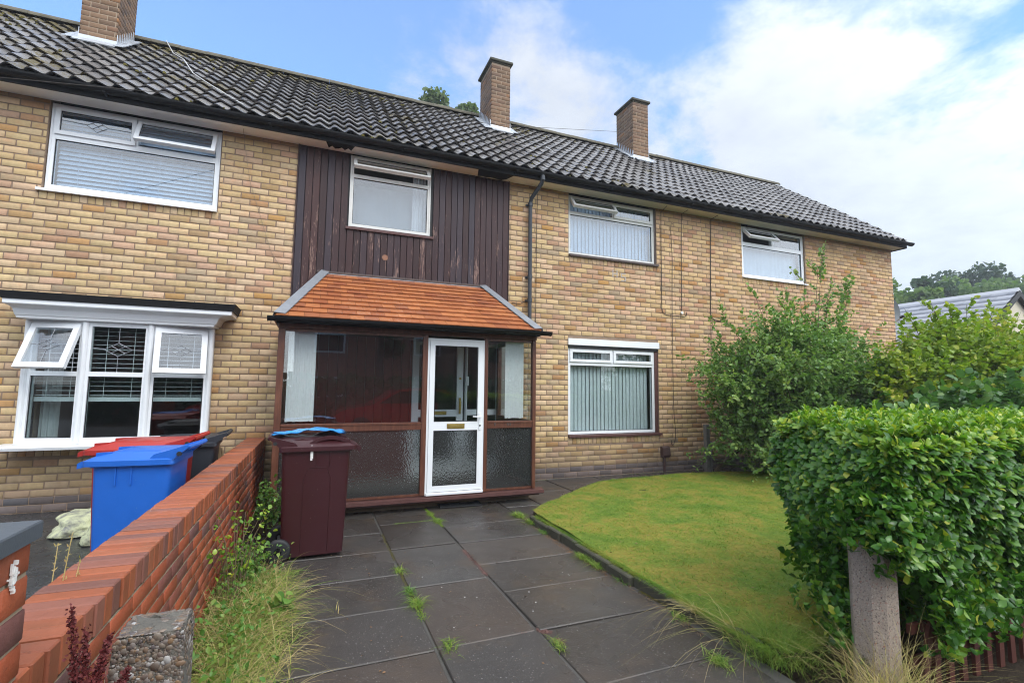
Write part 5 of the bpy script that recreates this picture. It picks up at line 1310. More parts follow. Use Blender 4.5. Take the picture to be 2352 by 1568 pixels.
        hb_.cyl((bd_/2+.02, yy-.02, .10), (bd_/2+.02, yy+s_*.024, .10), .02, n=12); hb_.cyl((bd_/2+.02, yy-.006, .10), (bd_/2+.02, yy+.004, .10), .076, n=20)
        hb_.build('hub', MT['black'], wo_, smooth=True, local=True)
    ax = MB(); ax.cyl((bd_/2+.02, -tw_/2-.02, .10), (bd_/2+.02, tw_/2+.02, .10), .011, n=8); ax.build('axle', MT['steel'], t_, local=True)
    return t_
b1 = make_bin('bright blue wheelie bin behind the low red wall', 'bin_blue', 'bin_blue', w=.44, d=.46); b1.location = (-1.13, -3.0, 0); b1.rotation_euler = (0, 0, R(-4))
b2 = make_bin('red wheelie bin standing between the blue and the charcoal bin', 'bin_red', 'bin_red', w=.50, d=.60); b2.location = (-1.30, -2.28, 0); b2.rotation_euler = (0, 0, R(-2))
b3 = make_bin('charcoal grey wheelie bin nearest the house wall', 'bin_black', 'bin_black', w=.50, d=.54, hgt=.90); b3.location = (-1.17, -1.45, 0); b3.rotation_euler = (0, 0, R(3))
b4 = make_bin('dark maroon wheelie bin on the path in front of the porch', 'bin_maroon', 'bin_maroon', w=.48, d=.56, hgt=.95, arch=True); b4.location = (.055, -2.52, 0); b4.rotation_euler = (0, 0, R(180+2))
# labels stuck on the maroon bin
st_ = MB(); T = Matrix.Translation((.055, -2.52, 0)) @ Matrix.Rotation(R(180+2), 4, 'Z')
st_.box(.035, .052, .255, .2575, .845, .975, M=T); st_.box(.03, .045, .2576, .26, .86, .95, M=T)
st_.box(-.272, -.27, -.16, -.02, .72, .86, M=T); st_.prism([(-.14, .60), (-.06, .58), (-.03, .72), (-.15, .74)], 0, -.278, -.272, M=T)
st_o = st_.build('sticker', MT['sticker'], b4)
for k in range(14):
    pass
# blue plastic sheet lying on the maroon lid
T = Matrix.Translation((.03, -2.50, 1.03))
nx, ny = 26, 16; Vb = []; 
for j in range(ny):
    for i in range(nx):
        x = -.33+.60*i/(nx-1); y = -.20+.42*j/(ny-1); xx = x*(1+.08*math.sin(j*1.3)); yy = y*(1+.15*math.sin(i*.9))
        Vb.append((.03+xx, -2.40+yy*.7, 1.052+.036*math.exp(-((x-.02)/.2)**2)+.004*math.sin(i*.7+j*.6)+.003*math.sin(i*1.3-j*1.1)))
nb = len(Vb); Vb += [(a, b_, c-.006) for a, b_, c in Vb]
Fb = [(j*nx+i, j*nx+i+1, (j+1)*nx+i+1, (j+1)*nx+i) for j in range(ny-1) for i in range(nx-1)]; Fb += [(d_+nb, c_+nb, b_+nb, a_+nb) for a_, b_, c_, d_ in Fb]
tag(npmesh('plastic_bag', Vb, Fb, MT['bag_blue'], smooth=True), 'crumpled bright blue plastic sack lying on the maroon bin lid', 'plastic bag')
# cardboard behind the wall end
m = MB(); T = Matrix.Translation((-.95, -1.02, 0)) @ Matrix.Rotation(R(25), 4, 'Z') @ Matrix.Rotation(R(-12), 4, 'Y'); m.box(-.02, .14, -.16, .16, 0, .84, M=T); m.box(.15, .165, -.14, .12, 0, .78, M=T)
tag(m.build('cardboard_box', MT['card']), 'flattened brown cardboard leaning behind the wall beside the charcoal bin', 'cardboard')
# limed boulders on the drive
def rock(name, label, c, r_, seed, grp=None):
    bm = bmesh.new(); bmesh.ops.create_icosphere(bm, subdivisions=4, radius=1); 
    from mathutils import noise as mn
    for v in bm.verts:
        p = v.co.copy(); k = 1+.35*mn.noise(p*1.3+Vector((seed, 0, 0)))+.12*mn.noise(p*4+Vector((0, seed, 0))); v.co = Vector((p.x*r_[0]*k, p.y*r_[1]*k, max(p.z*r_[2]*k, -.25*r_[2])))
    me = bpy.data.meshes.new(name); bm.to_mesh(me); bm.free(); me.materials.append(MT['boulder'])
    for p in me.polygons: p.use_smooth = True
    o = bpy.data.objects.new(name, me); col.objects.link(o); o.location = c; return tag(o, label, 'rock', grp)
rock('rock', 'pale yellow-green limed rock on the wet drive beside the bins', (-2.03, -.95, .05), (.34, .42, .15), 3)
rock('rock', 'smaller grey-edged rock lying at the front of the pale rock', (-1.80, -1.50, .04), (.16, .20, .12), 9)

# ------------------------------------------------------------------ service bits on the wall
def cable(label, pts, r_=.006, m_='cable', y=-.012, name='wall_cable'):
    c = MB(); c.tube([(p[0], y if len(p) == 2 else p[1], p[-1]) for p in pts], r_, 6); return tag(c.build(name, MT[m_], smooth=True), label, 'cable')
cable('dark cable looping low down to the right, just right of the upper vertical-blind window', [(6.08, -.20, 4.96), (6.081, -.02, 4.90), (6.078, 4.2), (6.071, 3.02), (6.10, 2.93), (6.18, 2.905), (6.60, 2.90), (6.65, 2.92), (6.663, 2.99)])
cable('wavering thin cable hanging the whole wall height to near the brown box', [(6.37, 4.70), (6.33, 4.72), (6.315, 4.6), (6.34, 4.0), (6.318, 3.3), (6.307, 2.5), (6.30, 1.3), (6.31, 1.0), (6.335, .75), (6.33, .60), (6.30, .50), (6.26, .47), (6.235, .50), (6.24, .56)], .0045)
cable('straight dark cable ending in a small fixing halfway down the wall', [(6.58, -.2, 4.955), (6.575, -.02, 4.93), (6.56, 4.0), (6.54, 3.0)], .0055)
cable('dark cable between the two right-hand upper windows curving off right at mid height', [(7.33, -.2, 4.955), (7.325, -.02, 4.93), (7.29, 3.9), (7.262, 3.0), (7.29, 2.92), (7.36, 2.88), (7.55, 2.865)], .0075)
cable('long straight cable down the wall behind the left shoots of the big shrub', [(7.27, 3.0), (7.25, 2.3), (7.235, 1.5), (7.215, .95)], .005)
cable('thin cable beside the downpipe', [(3.46, -.03, 4.95), (3.45, 4.3), (3.44, 2.3)], .004)
cable('thin grey wire slanting down the wall between upper left window and boards', [(-1.03, -.3, 5.04), (-1.03, -.02, 4.88), (-.93, 4.3), (-.62, 3.35), (-.48, 3.12)], .0022, 'wire_grey')
cable('white cable trailing down the roof tiles from the ridge', [(-2.82, rp(0, SL-.02, .15)[1], rp(0, SL-.02, .15)[2])] + [(x, rp(0, s_, .07)[1], rp(0, s_, .07)[2]) for x, s_ in ((-2.55, SL-.8), (-2.30, SL-1.25), (-1.95, SL-2.4), (-1.70, SL-2.9), (-1.45, SL-3.35), (-1.05, .3))], .008, 'cable_w', name='roof_cable')
cable('short stub of white cable on the tiles below the middle chimney', [(4.25, rp(0, 2.15, .075)[1], rp(0, 2.15, .075)[2]), (4.22, rp(0, 1.95, .08)[1], rp(0, 1.95, .08)[2]), (4.27, rp(0, 1.75, .07)[1], rp(0, 1.75, .07)[2])], .008, 'cable_w', name='roof_cable')
cable('dark lead clipped to the wall at the porch roof end', [(3.22, 2.93), (3.15, 2.89), (3.0, 2.9)], .005)
m = MB(); m.cyl((6.54, -.03, 2.97), (6.54, -.003, 2.97), .028, n=10); tag(m.build('wall_fixing', MT['sticker'], smooth=True), 'small pale round fixing at the end of the wall cable', 'fixing')
mb_ = thing('brown_vent_box', 'small brown box with pipe low on the brick wall right of the ground-floor window', 'vent box', (6.07, -.03, .25))
m = MB(); m.loft([[Vector((5.985, -.003, z)), Vector((5.985, y, z)), Vector((6.15, y, z)), Vector((6.15, -.003, z))] for z, y in ((.26, -.07), (.30, -.09), (.43, -.075), (.455, -.03))]); m.build('box', MT['meter'], mb_)
m = MB(); m.tube([(6.05, -.035, .26), (6.05, -.035, -.02)], .026, 10); m.build('pipe', MT['meter'], mb_)
wp = MB(); wp.cbox(6.75, 6.84, -.35, -.27, -.05, .86, .008); wp.cbox(6.862, 6.90, -.34, -.28, -.05, .55, .006); tag(wp.build('timber_post', MT['post_wood']), 'weathered grey timber post standing against the wall beside the shrub', 'post')
m = MB(); m.tube([(6.95, -.35, 0), (7.10, -.5, .25), (7.3, -.75, .55)], [.05, .045, .03], 8); tag(m.build('dead_branch', MT['bark']), 'thick dark branch leaning out of the foot of the shrub by the timber post', 'branch')
# satellite dish behind the gable end
cable('thin overhead wire running from the left to the right-hand chimney', [(-9.0, -3.72, 2.32), (-2.908, -1.5, 4.40), (3.55, .86, 6.52), (7.33, 2.27, 7.90)], .0035, name='overhead_wire')
dd = thing('satellite_dish', 'grey satellite dish showing past the gable corner', 'satellite dish', (14.35, .9, 3.5))
m = MB(); rings = []
for k in range(6):
    rr_ = .42*k/5+.001; rings.append([Vector((14.45+rr_*math.cos(a)*.95, 1.0+.12*(rr_/.42)**2*-1, 3.62+rr_*math.sin(a))) for a in [2*math.pi*j/28 for j in range(28)]])
for k in range(5, -1, -1):
    rr_ = .42*k/5+.001; rings.append([Vector((14.45+rr_*math.cos(a)*.95, 1.012+.12*(rr_/.42)**2*-1, 3.62+rr_*math.sin(a))) for a in [2*math.pi*j/28 for j in range(28)]])
m.loft(rings); m.build('reflector', MT['dish'], dd, smooth=True)
m = MB(); m.tube([(14.45, 1.03, 3.62), (14.45, 1.25, 3.6), (14.45, 1.25, 3.2), (13.1, 1.25, 3.1)], .025, 8); m.tube([(14.45, 1.0, 3.22), (14.3, .55, 3.45)], .012, 6); m.build('bracket', MT['steel'], dd, smooth=True)
m = MB(); m.cyl((14.3, .58, 3.45), (14.3, .48, 3.48), .035, n=10); m.build('receiver', MT['gasket'], dd)
# ------------------------------------------------------------------ hedge
hg = thing('hedge', 'clipped glossy green hedge with paler top leaves, right of the lawn', 'hedge', (4.2, -5.4, 0))
g = np.random.default_rng(21)
def hedge_surface(n, g):
    """points with outward normals on the clipped hedge body"""
    P_, N_ = [], []
    X0, X1, Y0, Y1 = 2.60, 7.2, -5.96, -4.95
    while len(P_) < n:
        f = g.random()
        x = X0+(X1-X0)*g.random()**1.25
        ztop = 1.288 + .02*math.sin(x*2.3) + .012*math.sin(x*6.1)
        if f < .42:   # front
            z = g.uniform(.26, ztop-.03); k = (z-.26)/(ztop-.26)
            y = Y0 + .10*max(0, (.55-k))*1.6 + .05*max(0, k-.88)*3 + .025*math.sin(x*5+z*7)
            if x < 3.0 and z < .68+ .0*(x): 
                continue
            P_.append((x, y, z)); N_.append((0, -1, -.35+.6*k))
        elif f < .68:  # top
            y = g.uniform(Y0+.05, Y1)
            if x < X0+.42*(y-Y0)+.03: continue
            P_.append((x, y, ztop+.02*math.sin(y*9+x*4)+g.normal(0, .012))); N_.append((0, 0, 1))
        elif f < .86:  # left end, tapers in towards the foot
            y = g.uniform(Y0+.04, Y1); z = g.uniform(.22, ztop-.02); k = (z-.22)/(ztop-.22)
            y = min(y, Y1-.7*max(0, .6-k)); xx = X0 + .42*(y-Y0) + .55*max(0, .62-k) + .12*max(0, k-.85)*2 + .03*math.sin(y*7+z*6) - .05*math.sin(k*math.pi)
            if y < -5.6 and z < .62: continue
            P_.append((xx, y, z)); N_.append((-1, 0, -.3+.6*k))
        else:          # back
            if x < X0+.50: continue
            z = g.uniform(.3, ztop); P_.append((x, Y1+.02*math.sin(x*6), z)); N_.append((0, 1, .1))
    return np.array(P_), np.array(N_)
def rosettes(P_, N_, g, L0, L1, per, shape, Wd, spread=.9, inset=.05, up=.25, curl=.18):
    n = len(P_); N_ = unit(N_ + rdir(n, g)*.45 + np.array([0, 0, up])); P_ = P_ - N_*np.abs(g.normal(0, inset, (n, 1)))
    t1 = unit(np.cross(N_, rdir(n, g))); t2 = np.cross(N_, t1)
    Pa, Aa, Na, La = [], [], [], []
    for k in range(per):
        a = 2*math.pi*k/per*1.0 + g.uniform(0, .8, (n, 1)) + k*.4
        rad = t1*np.cos(a)+t2*np.sin(a); el = g.uniform(.25, 1.1, (n, 1))*(1 if k % 2 else .7)
        A_ = unit(rad*spread + N_*el)
        Pa.append(P_ + N_*g.uniform(-.012, .012, (n, 1))); Aa.append(A_); Na.append(N_*1.0 - rad*.35); La.append(g.uniform(L0, L1, n))
    return leafmesh(np.concatenate(Pa), np.concatenate(Aa), np.concatenate(Na), np.concatenate(La), Wd, shape, curl)
P_, N_ = hedge_surface(11500, g)
top = (P_[:, 2] > 1.20) & (g.random(len(P_)) < .80)  # most leaves near the top take the paler leaf colour
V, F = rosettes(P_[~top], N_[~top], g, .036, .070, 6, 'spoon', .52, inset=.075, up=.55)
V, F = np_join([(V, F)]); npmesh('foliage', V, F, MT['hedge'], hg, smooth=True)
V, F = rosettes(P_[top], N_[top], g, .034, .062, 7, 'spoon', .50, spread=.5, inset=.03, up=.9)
o = npmesh('top_foliage', V, F, MT['hedge_top'], hg, smooth=True); tag(o, 'paler leaves along the clipped top')
# uneven new shoots standing above the clipped top and out of the face
n_ = 620; xs2 = 2.66+4.4*g.random(n_)**1.3; ys2 = g.uniform(-5.93, -5.0, n_); ok = xs2 > 2.6+.42*(ys2+5.96); xs2, ys2 = xs2[ok], ys2[ok]; sh = []
for a, b_ in zip(xs2, ys2):
    h_ = abs(g.normal(0, .030))+.01
    for q in (0, .5, 1.0): sh.append((a+g.normal(0, .006), b_+g.normal(0, .006), 1.288+.02*math.sin(a*2.3)+.012*math.sin(a*6.1)+h_*q))
sh = np.array(sh); V, F = rosettes(sh, np.tile([0, 0, 1.], (len(sh), 1))+rdir(len(sh), g)*.25, g, .026, .050, 4, 'spoon', .46, spread=.35, inset=.004, up=1.2); tag(npmesh('new_shoots', V, F, MT['hedge_top'], hg, smooth=True), 'pale new shoots standing above the clipped top')
# inner twigs and dark leafy body
Pi = np.stack([g.uniform(3.0, 7.1, 9000), g.uniform(-5.9, -5.0, 9000), g.uniform(.25, 1.27, 9000)], 1)
V, F = rosettes(Pi, rdir(9000, g), g, .045, .07, 3, 'leaf', .7, inset=.01); npmesh('inner_foliage', V, F, MT['hedge'], hg)
tw = MB()
for k in range(90):
    x = rnd.uniform(3.0, 7.0); y = rnd.uniform(-5.75, -5.1)
    tw.tube([(x, y, -.02), (x+rnd.uniform(-.1, .1), y+rnd.uniform(-.1, .1), .4), (x+rnd.uniform(-.25, .25), y+rnd.uniform(-.25, .25), 1.15)], [.012, .009, .003], 5)
tw.build('stems', MT['bark'], hg)
# trailing shoots low at the left end, in front of and beside the post
sp_ = []; 
for k in range(90):
    x, y = rnd.uniform(2.60, 2.95), rnd.uniform(-5.62, -5.25)
    z = rnd.uniform(.15, .75); sp_.append((x+.2*(.75-z), y, z))
sp_ = np.array(sp_+[(rnd.uniform(2.9, 3.6), rnd.uniform(-5.98, -5.85), rnd.uniform(.2, .6)) for _ in range(130)] + [(rnd.uniform(2.5, 2.95), rnd.uniform(-5.98, -5.84), rnd.uniform(.74, 1.05)) for _ in range(190)] + [(rnd.uniform(2.50, 2.70), rnd.uniform(-5.88, -5.66), rnd.uniform(.74, .95)) for _ in range(130)] + [(2.98-.30*q+rnd.gauss(0, .05), -5.25-.42*q+rnd.gauss(0, .05), .62-.45*q+rnd.gauss(0, .09)) for q in [rnd.random() for _ in range(230)]] + [(rnd.uniform(2.52, 2.92), rnd.uniform(-5.90, -5.6), rnd.uniform(.80, .92)) for _ in range(90)])
V, F = rosettes(sp_, rdir(len(sp_), g), g, .025, .052, 6, 'leaf', .62); npmesh('low_shoots', V, F, MT['hedge'], hg, smooth=True)

# ------------------------------------------------------------------ shrubs made of arching shoots
def shrub(name, label, cat, base, spread, height, nstem, ntwig, nleaf, leaf, shape, m_, seed, lean=(0, 0), Wd=.9, low=.2, stemr=.014, flat=1.0, tall=()):
    g = np.random.default_rng(seed); root = thing(name, label, cat, (base[0], base[1], 0)); st = MB(); P_, A_, N_, L_ = [], [], [], []
    stems = []
    for k in range(nstem):
        a = g.uniform(0, 2*math.pi); r_ = math.sqrt(g.random()); h_ = height*(low+(1-low)*g.random()**.6)*(1-.35*r_*r_)
        stems.append((a, r_, h_, 1.0))
    for (tx, ty, th) in tall: stems.append((math.atan2(ty, tx), math.hypot(tx/spread[0], ty/spread[1]), th, .35))
    for a, r_, h_, dens in stems:
        ex, ey_ = math.cos(a)*r_*spread[0]+lean[0]*h_/height, math.sin(a)*r_*spread[1]+lean[1]*h_/height
        b0 = np.array([base[0]+ex*.15+g.normal(0, .08), base[1]+ey_*.15+g.normal(0, .08), -.02]); e = np.array([base[0]+ex, base[1]+ey_, h_])
        mid = b0*.45+e*.55+np.array([-ex*.12, -ey_*.12, h_*.16]); pts = [b0*(1-t_)**2+mid*2*t_*(1-t_)+e*t_*t_ for t_ in np.linspace(0, 1, 8)]
        st.tube(pts, [stemr*(1-t_*.85) for t_ in np.linspace(0, 1, 8)], 5)
        for j in range(int(ntwig*(.5 if dens < 1 else 1))):
            t_ = g.uniform(.18 if dens == 1 else .3, 1.0); o_ = b0*(1-t_)**2+mid*2*t_*(1-t_)+e*t_*t_
            d = unit(g.normal(size=3)+np.array([ex*.5, ey_*.5, .55])); 
            if dens < 1: d = unit((e-mid)*.9+g.normal(size=3)*.45)
            L = g.uniform(.18, .55)*(.6+.6*t_)*(.6 if dens < 1 else 1); tip = o_+d*L+np.array([0, 0, -.07*L])
            if tip[1] > -.05 and base[1] < 0 and tip[0] < 13: tip[1] = -.05-g.uniform(0, .1)
            if tip[2] < .05: continue
            if g.random() < .3 or dens < 1: st.tube([o_, (o_+tip)/2+np.array([0, 0, .02]), tip], [.004, .003, .0015], 3, cap=False)
            n = int(nleaf*L/.4)+2
            for q in range(n):
                s_ = (q+g.random())/n; P_.append(o_+(tip-o_)*s_+g.normal(0, .012, 3)); A_.append(d*.55+unit(g.normal(size=3))*.9+np.array([0, 0, .15])); N_.append(np.array([0, 0, 1.])+g.normal(0, .45, 3)); L_.append(g.uniform(*leaf))
    V, F = leafmesh(P_, A_, N_, L_, Wd, shape, .12); npmesh('foliage', V, F, MT[m_], root)
    st.build('stems', MT['twig'], root); return root
shrub('shrub', 'big loose green shrub with tall upright shoots against the right end of the house', 'shrub', (8.1, -1.40), (2.05, 1.0), 2.95, 215, 28, 15, (.045, .085), 'oval', 'shrub', 31, Wd=.72, lean=(-.1, 0),
      tall=[(.55, -.1, 4.0), (.5, .0, 3.75), (.15, .1, 3.5), (1.5, .2, 3.75), (1.35, .15, 3.5), (1.55, .3, 3.55), (-.35, .1, 3.35), (.9, .2, 3.45), (-.9, .2, 3.1), (.6, -.2, 3.55), (-1.6, .3, 2.7), (-2.1, .3, 2.3), (-2.3, .2, 1.9), (-1.9, -.2, 1.6), (-2.35, .1, 1.4)])
shrub('shrub', 'yellow-green bushy shrub in front of the pale bungalow, far right', 'shrub', (10.2, -2.7), (2.3, .8), 2.75, 210, 26, 15, (.05, .09), 'round', 'shrub2', 32, Wd=.75, low=.55, tall=[(-.9, 0, 2.95), (.1, 0, 3.0), (.9, .1, 2.9), (1.3, 0, 2.95), (-.4, 0, 2.9), (-1.6, 0, 2.8), (1.9, .1, 3.0)])
shrub('bramble', 'broad-leaved bramble tangle just behind the top of the hedge at the right', 'bramble', (8.8, -3.6), (1.9, .6), 1.75, 100, 16, 9, (.07, .12), 'round', 'bramble', 33, Wd=.85, low=.3)
shrub('shrub', 'low dark leafy undergrowth at the foot of the big shrub', 'shrub', (8.6, -2.0), (1.7, .8), 1.35, 80, 16, 12, (.06, .10), 'oval', 'bramble', 34, Wd=.8)
# ferns at the back edge of the lawn
def fern(label, x, y, s, seed, n=9):
    g = random.Random(seed); P_, A_, N_, L_ = [], [], [], []
    for k in range(n):
        a = 2*math.pi*k/n+g.uniform(-.3, .3); L = s*g.uniform(.7, 1.1); N = 20
        for j in range(2, N):
            t_ = j/N; r_ = L*t_; z = .08+L*.75*t_-L*.62*t_*t_*1.1; p = Vector((x+r_*math.cos(a), y+r_*math.sin(a), z)); w = L*.26*math.sin(math.pi*min(1, t_*1.02))**.7*(1-t_*.5)
            for sd2 in (-1, 1):
                dv = Vector((-math.sin(a)*sd2, math.cos(a)*sd2, -.12))+Vector((math.cos(a), math.sin(a), 0))*.35
                P_.append(p); A_.append(dv); N_.append((g.uniform(-.2, .2), 0, 1)); L_.append(w)
    V, F = leafmesh(np.array(P_), np.array([tuple(q) for q in A_]), np.array(N_), L_, .32, 'long', -.1); return tag(npmesh('fern', V, F, MT['fern']), label, 'fern')
fern('fern arching over the back edge of the lawn below the big shrub', 7.15, -1.05, .48, 1)
fern('taller pale fern beside the timber post', 7.25, -.65, .75, 2, 7)
fern('small fern tucked at the right of the lawn by the shrub', 7.75, -1.5, .42, 3)

# ------------------------------------------------------------------ trees
def tree(name, label, base, h_, r_, m_, seed, leaf=.28, n=9000, clumps=26, grp='trees beyond the roofs', zc=.62, open_=.5):
    g = np.random.default_rng(seed); t_ = thing(name, label, 'tree', (base[0], base[1], 0), group=grp)
    C_ = []
    for k in range(clumps):
        d = unit(g.normal(size=3)); rr_ = g.random()**.4; C_.append((np.array([base[0], base[1], h_*zc])+d*np.array([r_, r_, h_*(1-zc)])*rr_*.85, r_*g.uniform(.2, .42)))
    P_ = []; per = n//clumps
    for c, cr in C_:
        d = unit(g.normal(size=(per, 3))); rad = cr*g.random((per, 1))**.35; P_.append(c+d*rad*np.array([1, 1, .7]))
    P_ = np.concatenate(P_); n2 = len(P_); V, F = leafmesh(P_, rdir(n2, g), rdir(n2, g)+np.array([0, 0, .8]), g.uniform(leaf*.6, leaf*1.2, n2), 1.0, 'round', .1); npmesh('crown', V, F, MT[m_], t_)
    tr = MB(); b0 = Vector((base[0], base[1], -.1)); tr.tube([b0, b0+Vector((0, 0, h_*.35)), b0+Vector((r_*.05, 0, h_*.7))], [h_*.028, h_*.02, h_*.008], 9)
    for c, cr in C_[::2]:
        o_ = b0+Vector((0, 0, h_*g.uniform(.25, .5))); tr.tube([o_, (o_+Vector(c))*.5+Vector((0, 0, h_*.03)), Vector(c)], [h_*.011, h_*.007, h_*.003], 6)
    tr.build('trunk', MT['bark'], t_, smooth=True); return t_
tree('tree', 'treetop showing over the ridge just left of the middle chimney', (6.5, 17.5, 0), 18.2, 2.0, 'tree_mute', 41, .20, 9000, 18, zc=.84)
# wood and oaks beyond the bungalow: each tree its own
wd = [(41, 16, 11.0, 3.6, 'tree_far', 'green tree at the left of the row beyond the bungalow, next to the gable'), (44.6, 15.5, 12.0, 2.2, 'tree_dark', 'narrow dark tree in the row beyond the bungalow, left part'), (51, 17, 12.3, 4.2, 'tree_far', 'rounded green tree midway along the row beyond the bungalow'),
      (57, 17.5, 13.0, 4.6, 'tree_far', 'broad light green tree beyond the bungalow below the tall oak'), (64, 17, 14.5, 4.6, 'tree_far', 'large light green tree at the right end of the row, beyond the bungalow roof'), (70, 17, 15.0, 5.0, 'tree_far', 'tall light green tree cut by the right edge above the bungalow')]
for k, (x, y, hh_, rr_, m_, lb) in enumerate(wd): tree('tree', lb, (x, y, 0), hh_, rr_, m_, 50+k, .34, 9000, 34, zc=.5)
tree('oak_tree', 'dark open-branched oak standing above the row of trees, left of the right edge', (64, 22, 0), 15.0, 3.6, 'tree_dark', 61, .30, 5200, 16, zc=.80)
tree('oak_tree', 'small dark open treetop left of the tall oak', (59.6, 22, 0), 13.4, 1.3, 'tree_dark', 62, .28, 1500, 5, zc=.86)

# ------------------------------------------------------------------ bungalow
BG = thing('bungalow', 'cream rendered bungalow with light grey flat-tiled roof beyond the shrubs', 'bungalow', (19.6, 3, 0))
rx, rz_, y0, y1 = 19.6, 4.60, .30, 9.5; sl2 = .68; ex_ = 15.6; ezb = rz_-(rx-ex_)*sl2; ex2 = 2*rx-ex_
m = MB(); m.prism([(ex_+.35, -.1), (ex2-.35, -.1), (ex2-.35, ezb+.1), (rx, rz_-.22), (ex_+.35, ezb+.1)], 1, y0+.12, y1-.1); m.build('wall', MT['render_cream'], BG)
Vs, Fs, b = [], [], 0; sLn = math.hypot(rx-ex_, rz_-ezb); ca, sa_ = (rx-ex_)/sLn, (rz_-ezb)/sLn; nrow = 16; gg_ = sLn/nrow
for side in (1, -1):
    for i in range(nrow):
        y = y0-(.2 if i % 2 else 0)
        while y < y1:
            a, e = max(y, y0), min(y+.40, y1)
            if e-a > .03:
                def tp_(yy, s_, n_): return (rx-side*(rx-(ex_+ca*s_-sa_*n_)), yy, ezb+sa_*s_+ca*n_)
                s0 = i*gg_
                q = [tp_(a+.003, s0, .0), tp_(e-.003, s0, 0), tp_(e-.003, s0, .035), tp_(a+.003, s0, .035), tp_(a+.003, s0+gg_+.04, .006), tp_(e-.003, s0+gg_+.04, .006)]
                Vs += q; Fs += [(b, b+1, b+2, b+3), (b+3, b+2, b+5, b+4)]; b += 6
            y += .40
npmesh('roof', np.array(Vs), np.array(Fs), MT['tile_bung'], BG)
m = MB(); m.prism([(ex_, ezb-.02), (rx, rz_-.02), (ex2, ezb-.02), (ex2-.1, ezb-.16), (rx, rz_-.2), (ex_+.1, ezb-.16)], 1, y0-.02, y0+.10); m.build('bargeboard', MT['gasket'], BG)
m = MB(); m.prism([(rx-.14, rz_-.06), (rx, rz_+.07), (rx+.14, rz_-.06)], 1, y0, y1); m.build('ridge', MT['tile_bung'], BG)

# ------------------------------------------------------------------ weed strip by the garden wall
g = np.random.default_rng(77)
ws = thing('overgrown_grass', 'tangle of dry straw and green grass spilling from the foot of the red wall', 'long grass', (-.35, -4.4, 0)); ws['kind'] = 'stuff'
n = 11000
yy = -5.75 + 2.75*g.random(n)**.95; xx = np.clip(g.normal(-.33, .12, n), -.55, -.04)
dens = .5+.5*np.sin(yy*3.1+1)*np.sin(yy*1.3)
roots = np.stack([xx, yy, np.full(n, .0)], 1)
d = np.stack([g.normal(.2, .85, n), g.normal(-.1, .85, n), np.abs(g.normal(.9, .4, n))], 1); d = unit(d)
L = g.uniform(.06, .34, n)*(.6+.5*dens)*g.choice([.6, 1, 1.15], n)
green = g.random(n) < .5
V, F = ribbons(roots[green], d[green], L[green]*.75, .0055, g.uniform(.2, .9, green.sum()), 5, 1, None, None); npmesh('green_blades', V, F, MT['greenblade'], ws)
V, F = ribbons(roots[~green], d[~green], L[~green], .0034, g.uniform(.2, .9, (~green).sum()), 6, 2, None, None); npmesh('dry_stalks', V, F, MT['straw'], ws)
# broad leaves among the grass
n = 1100; yy = -5.75+2.9*g.random(n); P_ = np.stack([np.clip(g.normal(-.36, .11, n), -.55, -.1), yy, g.uniform(.02, .24, n)*(1)], 1)
V, F = leafmesh(P_, rdir(n, g)+np.array([.3, -.2, .3]), np.array([0, 0, 1.])+g.normal(0, .4, (n, 3)), g.uniform(.012, .045, n), .6, 'oval', .2); npmesh('broad_leaves', V, F, MT['weed'], ws)
def weedclump(name, label, x, y, z0, z1, rx_, ry_, n, lf, m_, seed, shape='oval', cat='weed', Wd=.7, stems=12, grp=None):
    g = np.random.default_rng(seed); t_ = thing(name, label, cat, (x, y, 0), group=grp); st = MB(); P_, A_ = [], []
    for k in range(stems):
        a = g.uniform(0, 6.28); e = np.array([x+math.cos(a)*rx_*g.random()**.5, y+math.sin(a)*ry_*g.random()**.5, g.uniform(z0+(z1-z0)*.4, z1)]); b0 = np.array([x+g.normal(0, .03), y+g.normal(0, .03), z0])
        m1 = (b0+e)/2+np.array([0, 0, (z1-z0)*.2]); st.tube([b0, m1, e], [.004, .003, .0015], 4)
        for q in range(max(3, n//stems)):
            t2 = g.uniform(.25, 1.05); p = b0*(1-t2)**2+m1*2*t2*(1-t2)+e*t2*t2; P_.append(p+g.normal(0, .018, 3)); A_.append(g.normal(size=3)+np.array([0, 0, .2]))
    n2 = len(P_); V, F = leafmesh(np.array(P_), np.array(A_), np.array([0, 0, 1.])+g.normal(0, .35, (n2, 3)), g.uniform(lf*.6, lf*1.2, n2), Wd, shape, .15); npmesh('foliage', V, F, MT[m_], t_); st.build('stems', MT['twig'], t_); return t_
weedclump('weed', 'leafy green weed between the wall end and the maroon bin', -.34, -1.9, 0, .55, .16, .5, 600, .05, 'weed', 81, 'long', stems=26)
weedclump('rose_sucker', 'straggling briar with small round leaves leaning out from the wall', -.42, -3.55, 0, .66, .22, .4, 210, .032, 'hedge_top', 82, 'round', 'briar', stems=14)
weedclump('weed', 'bushy low weed beside the wheel of the maroon bin', -.39, -3.15, 0, .30, .13, .35, 420, .034, 'weed', 83, 'oval', stems=22)
weedclump('bramble_runner', 'bramble shoot with three-part leaves reaching over the path', -.12, -3.75, 0, .14, .17, .18, 26, .07, 'weed', 84, 'round', 'bramble', Wd=.85, stems=4)
weedclump('weed', 'pale green weed at the left of the wall near the brick pillar', -.86, -5.25, 0, .78, .05, .08, 40, .03, 'weed', 85, stems=5)
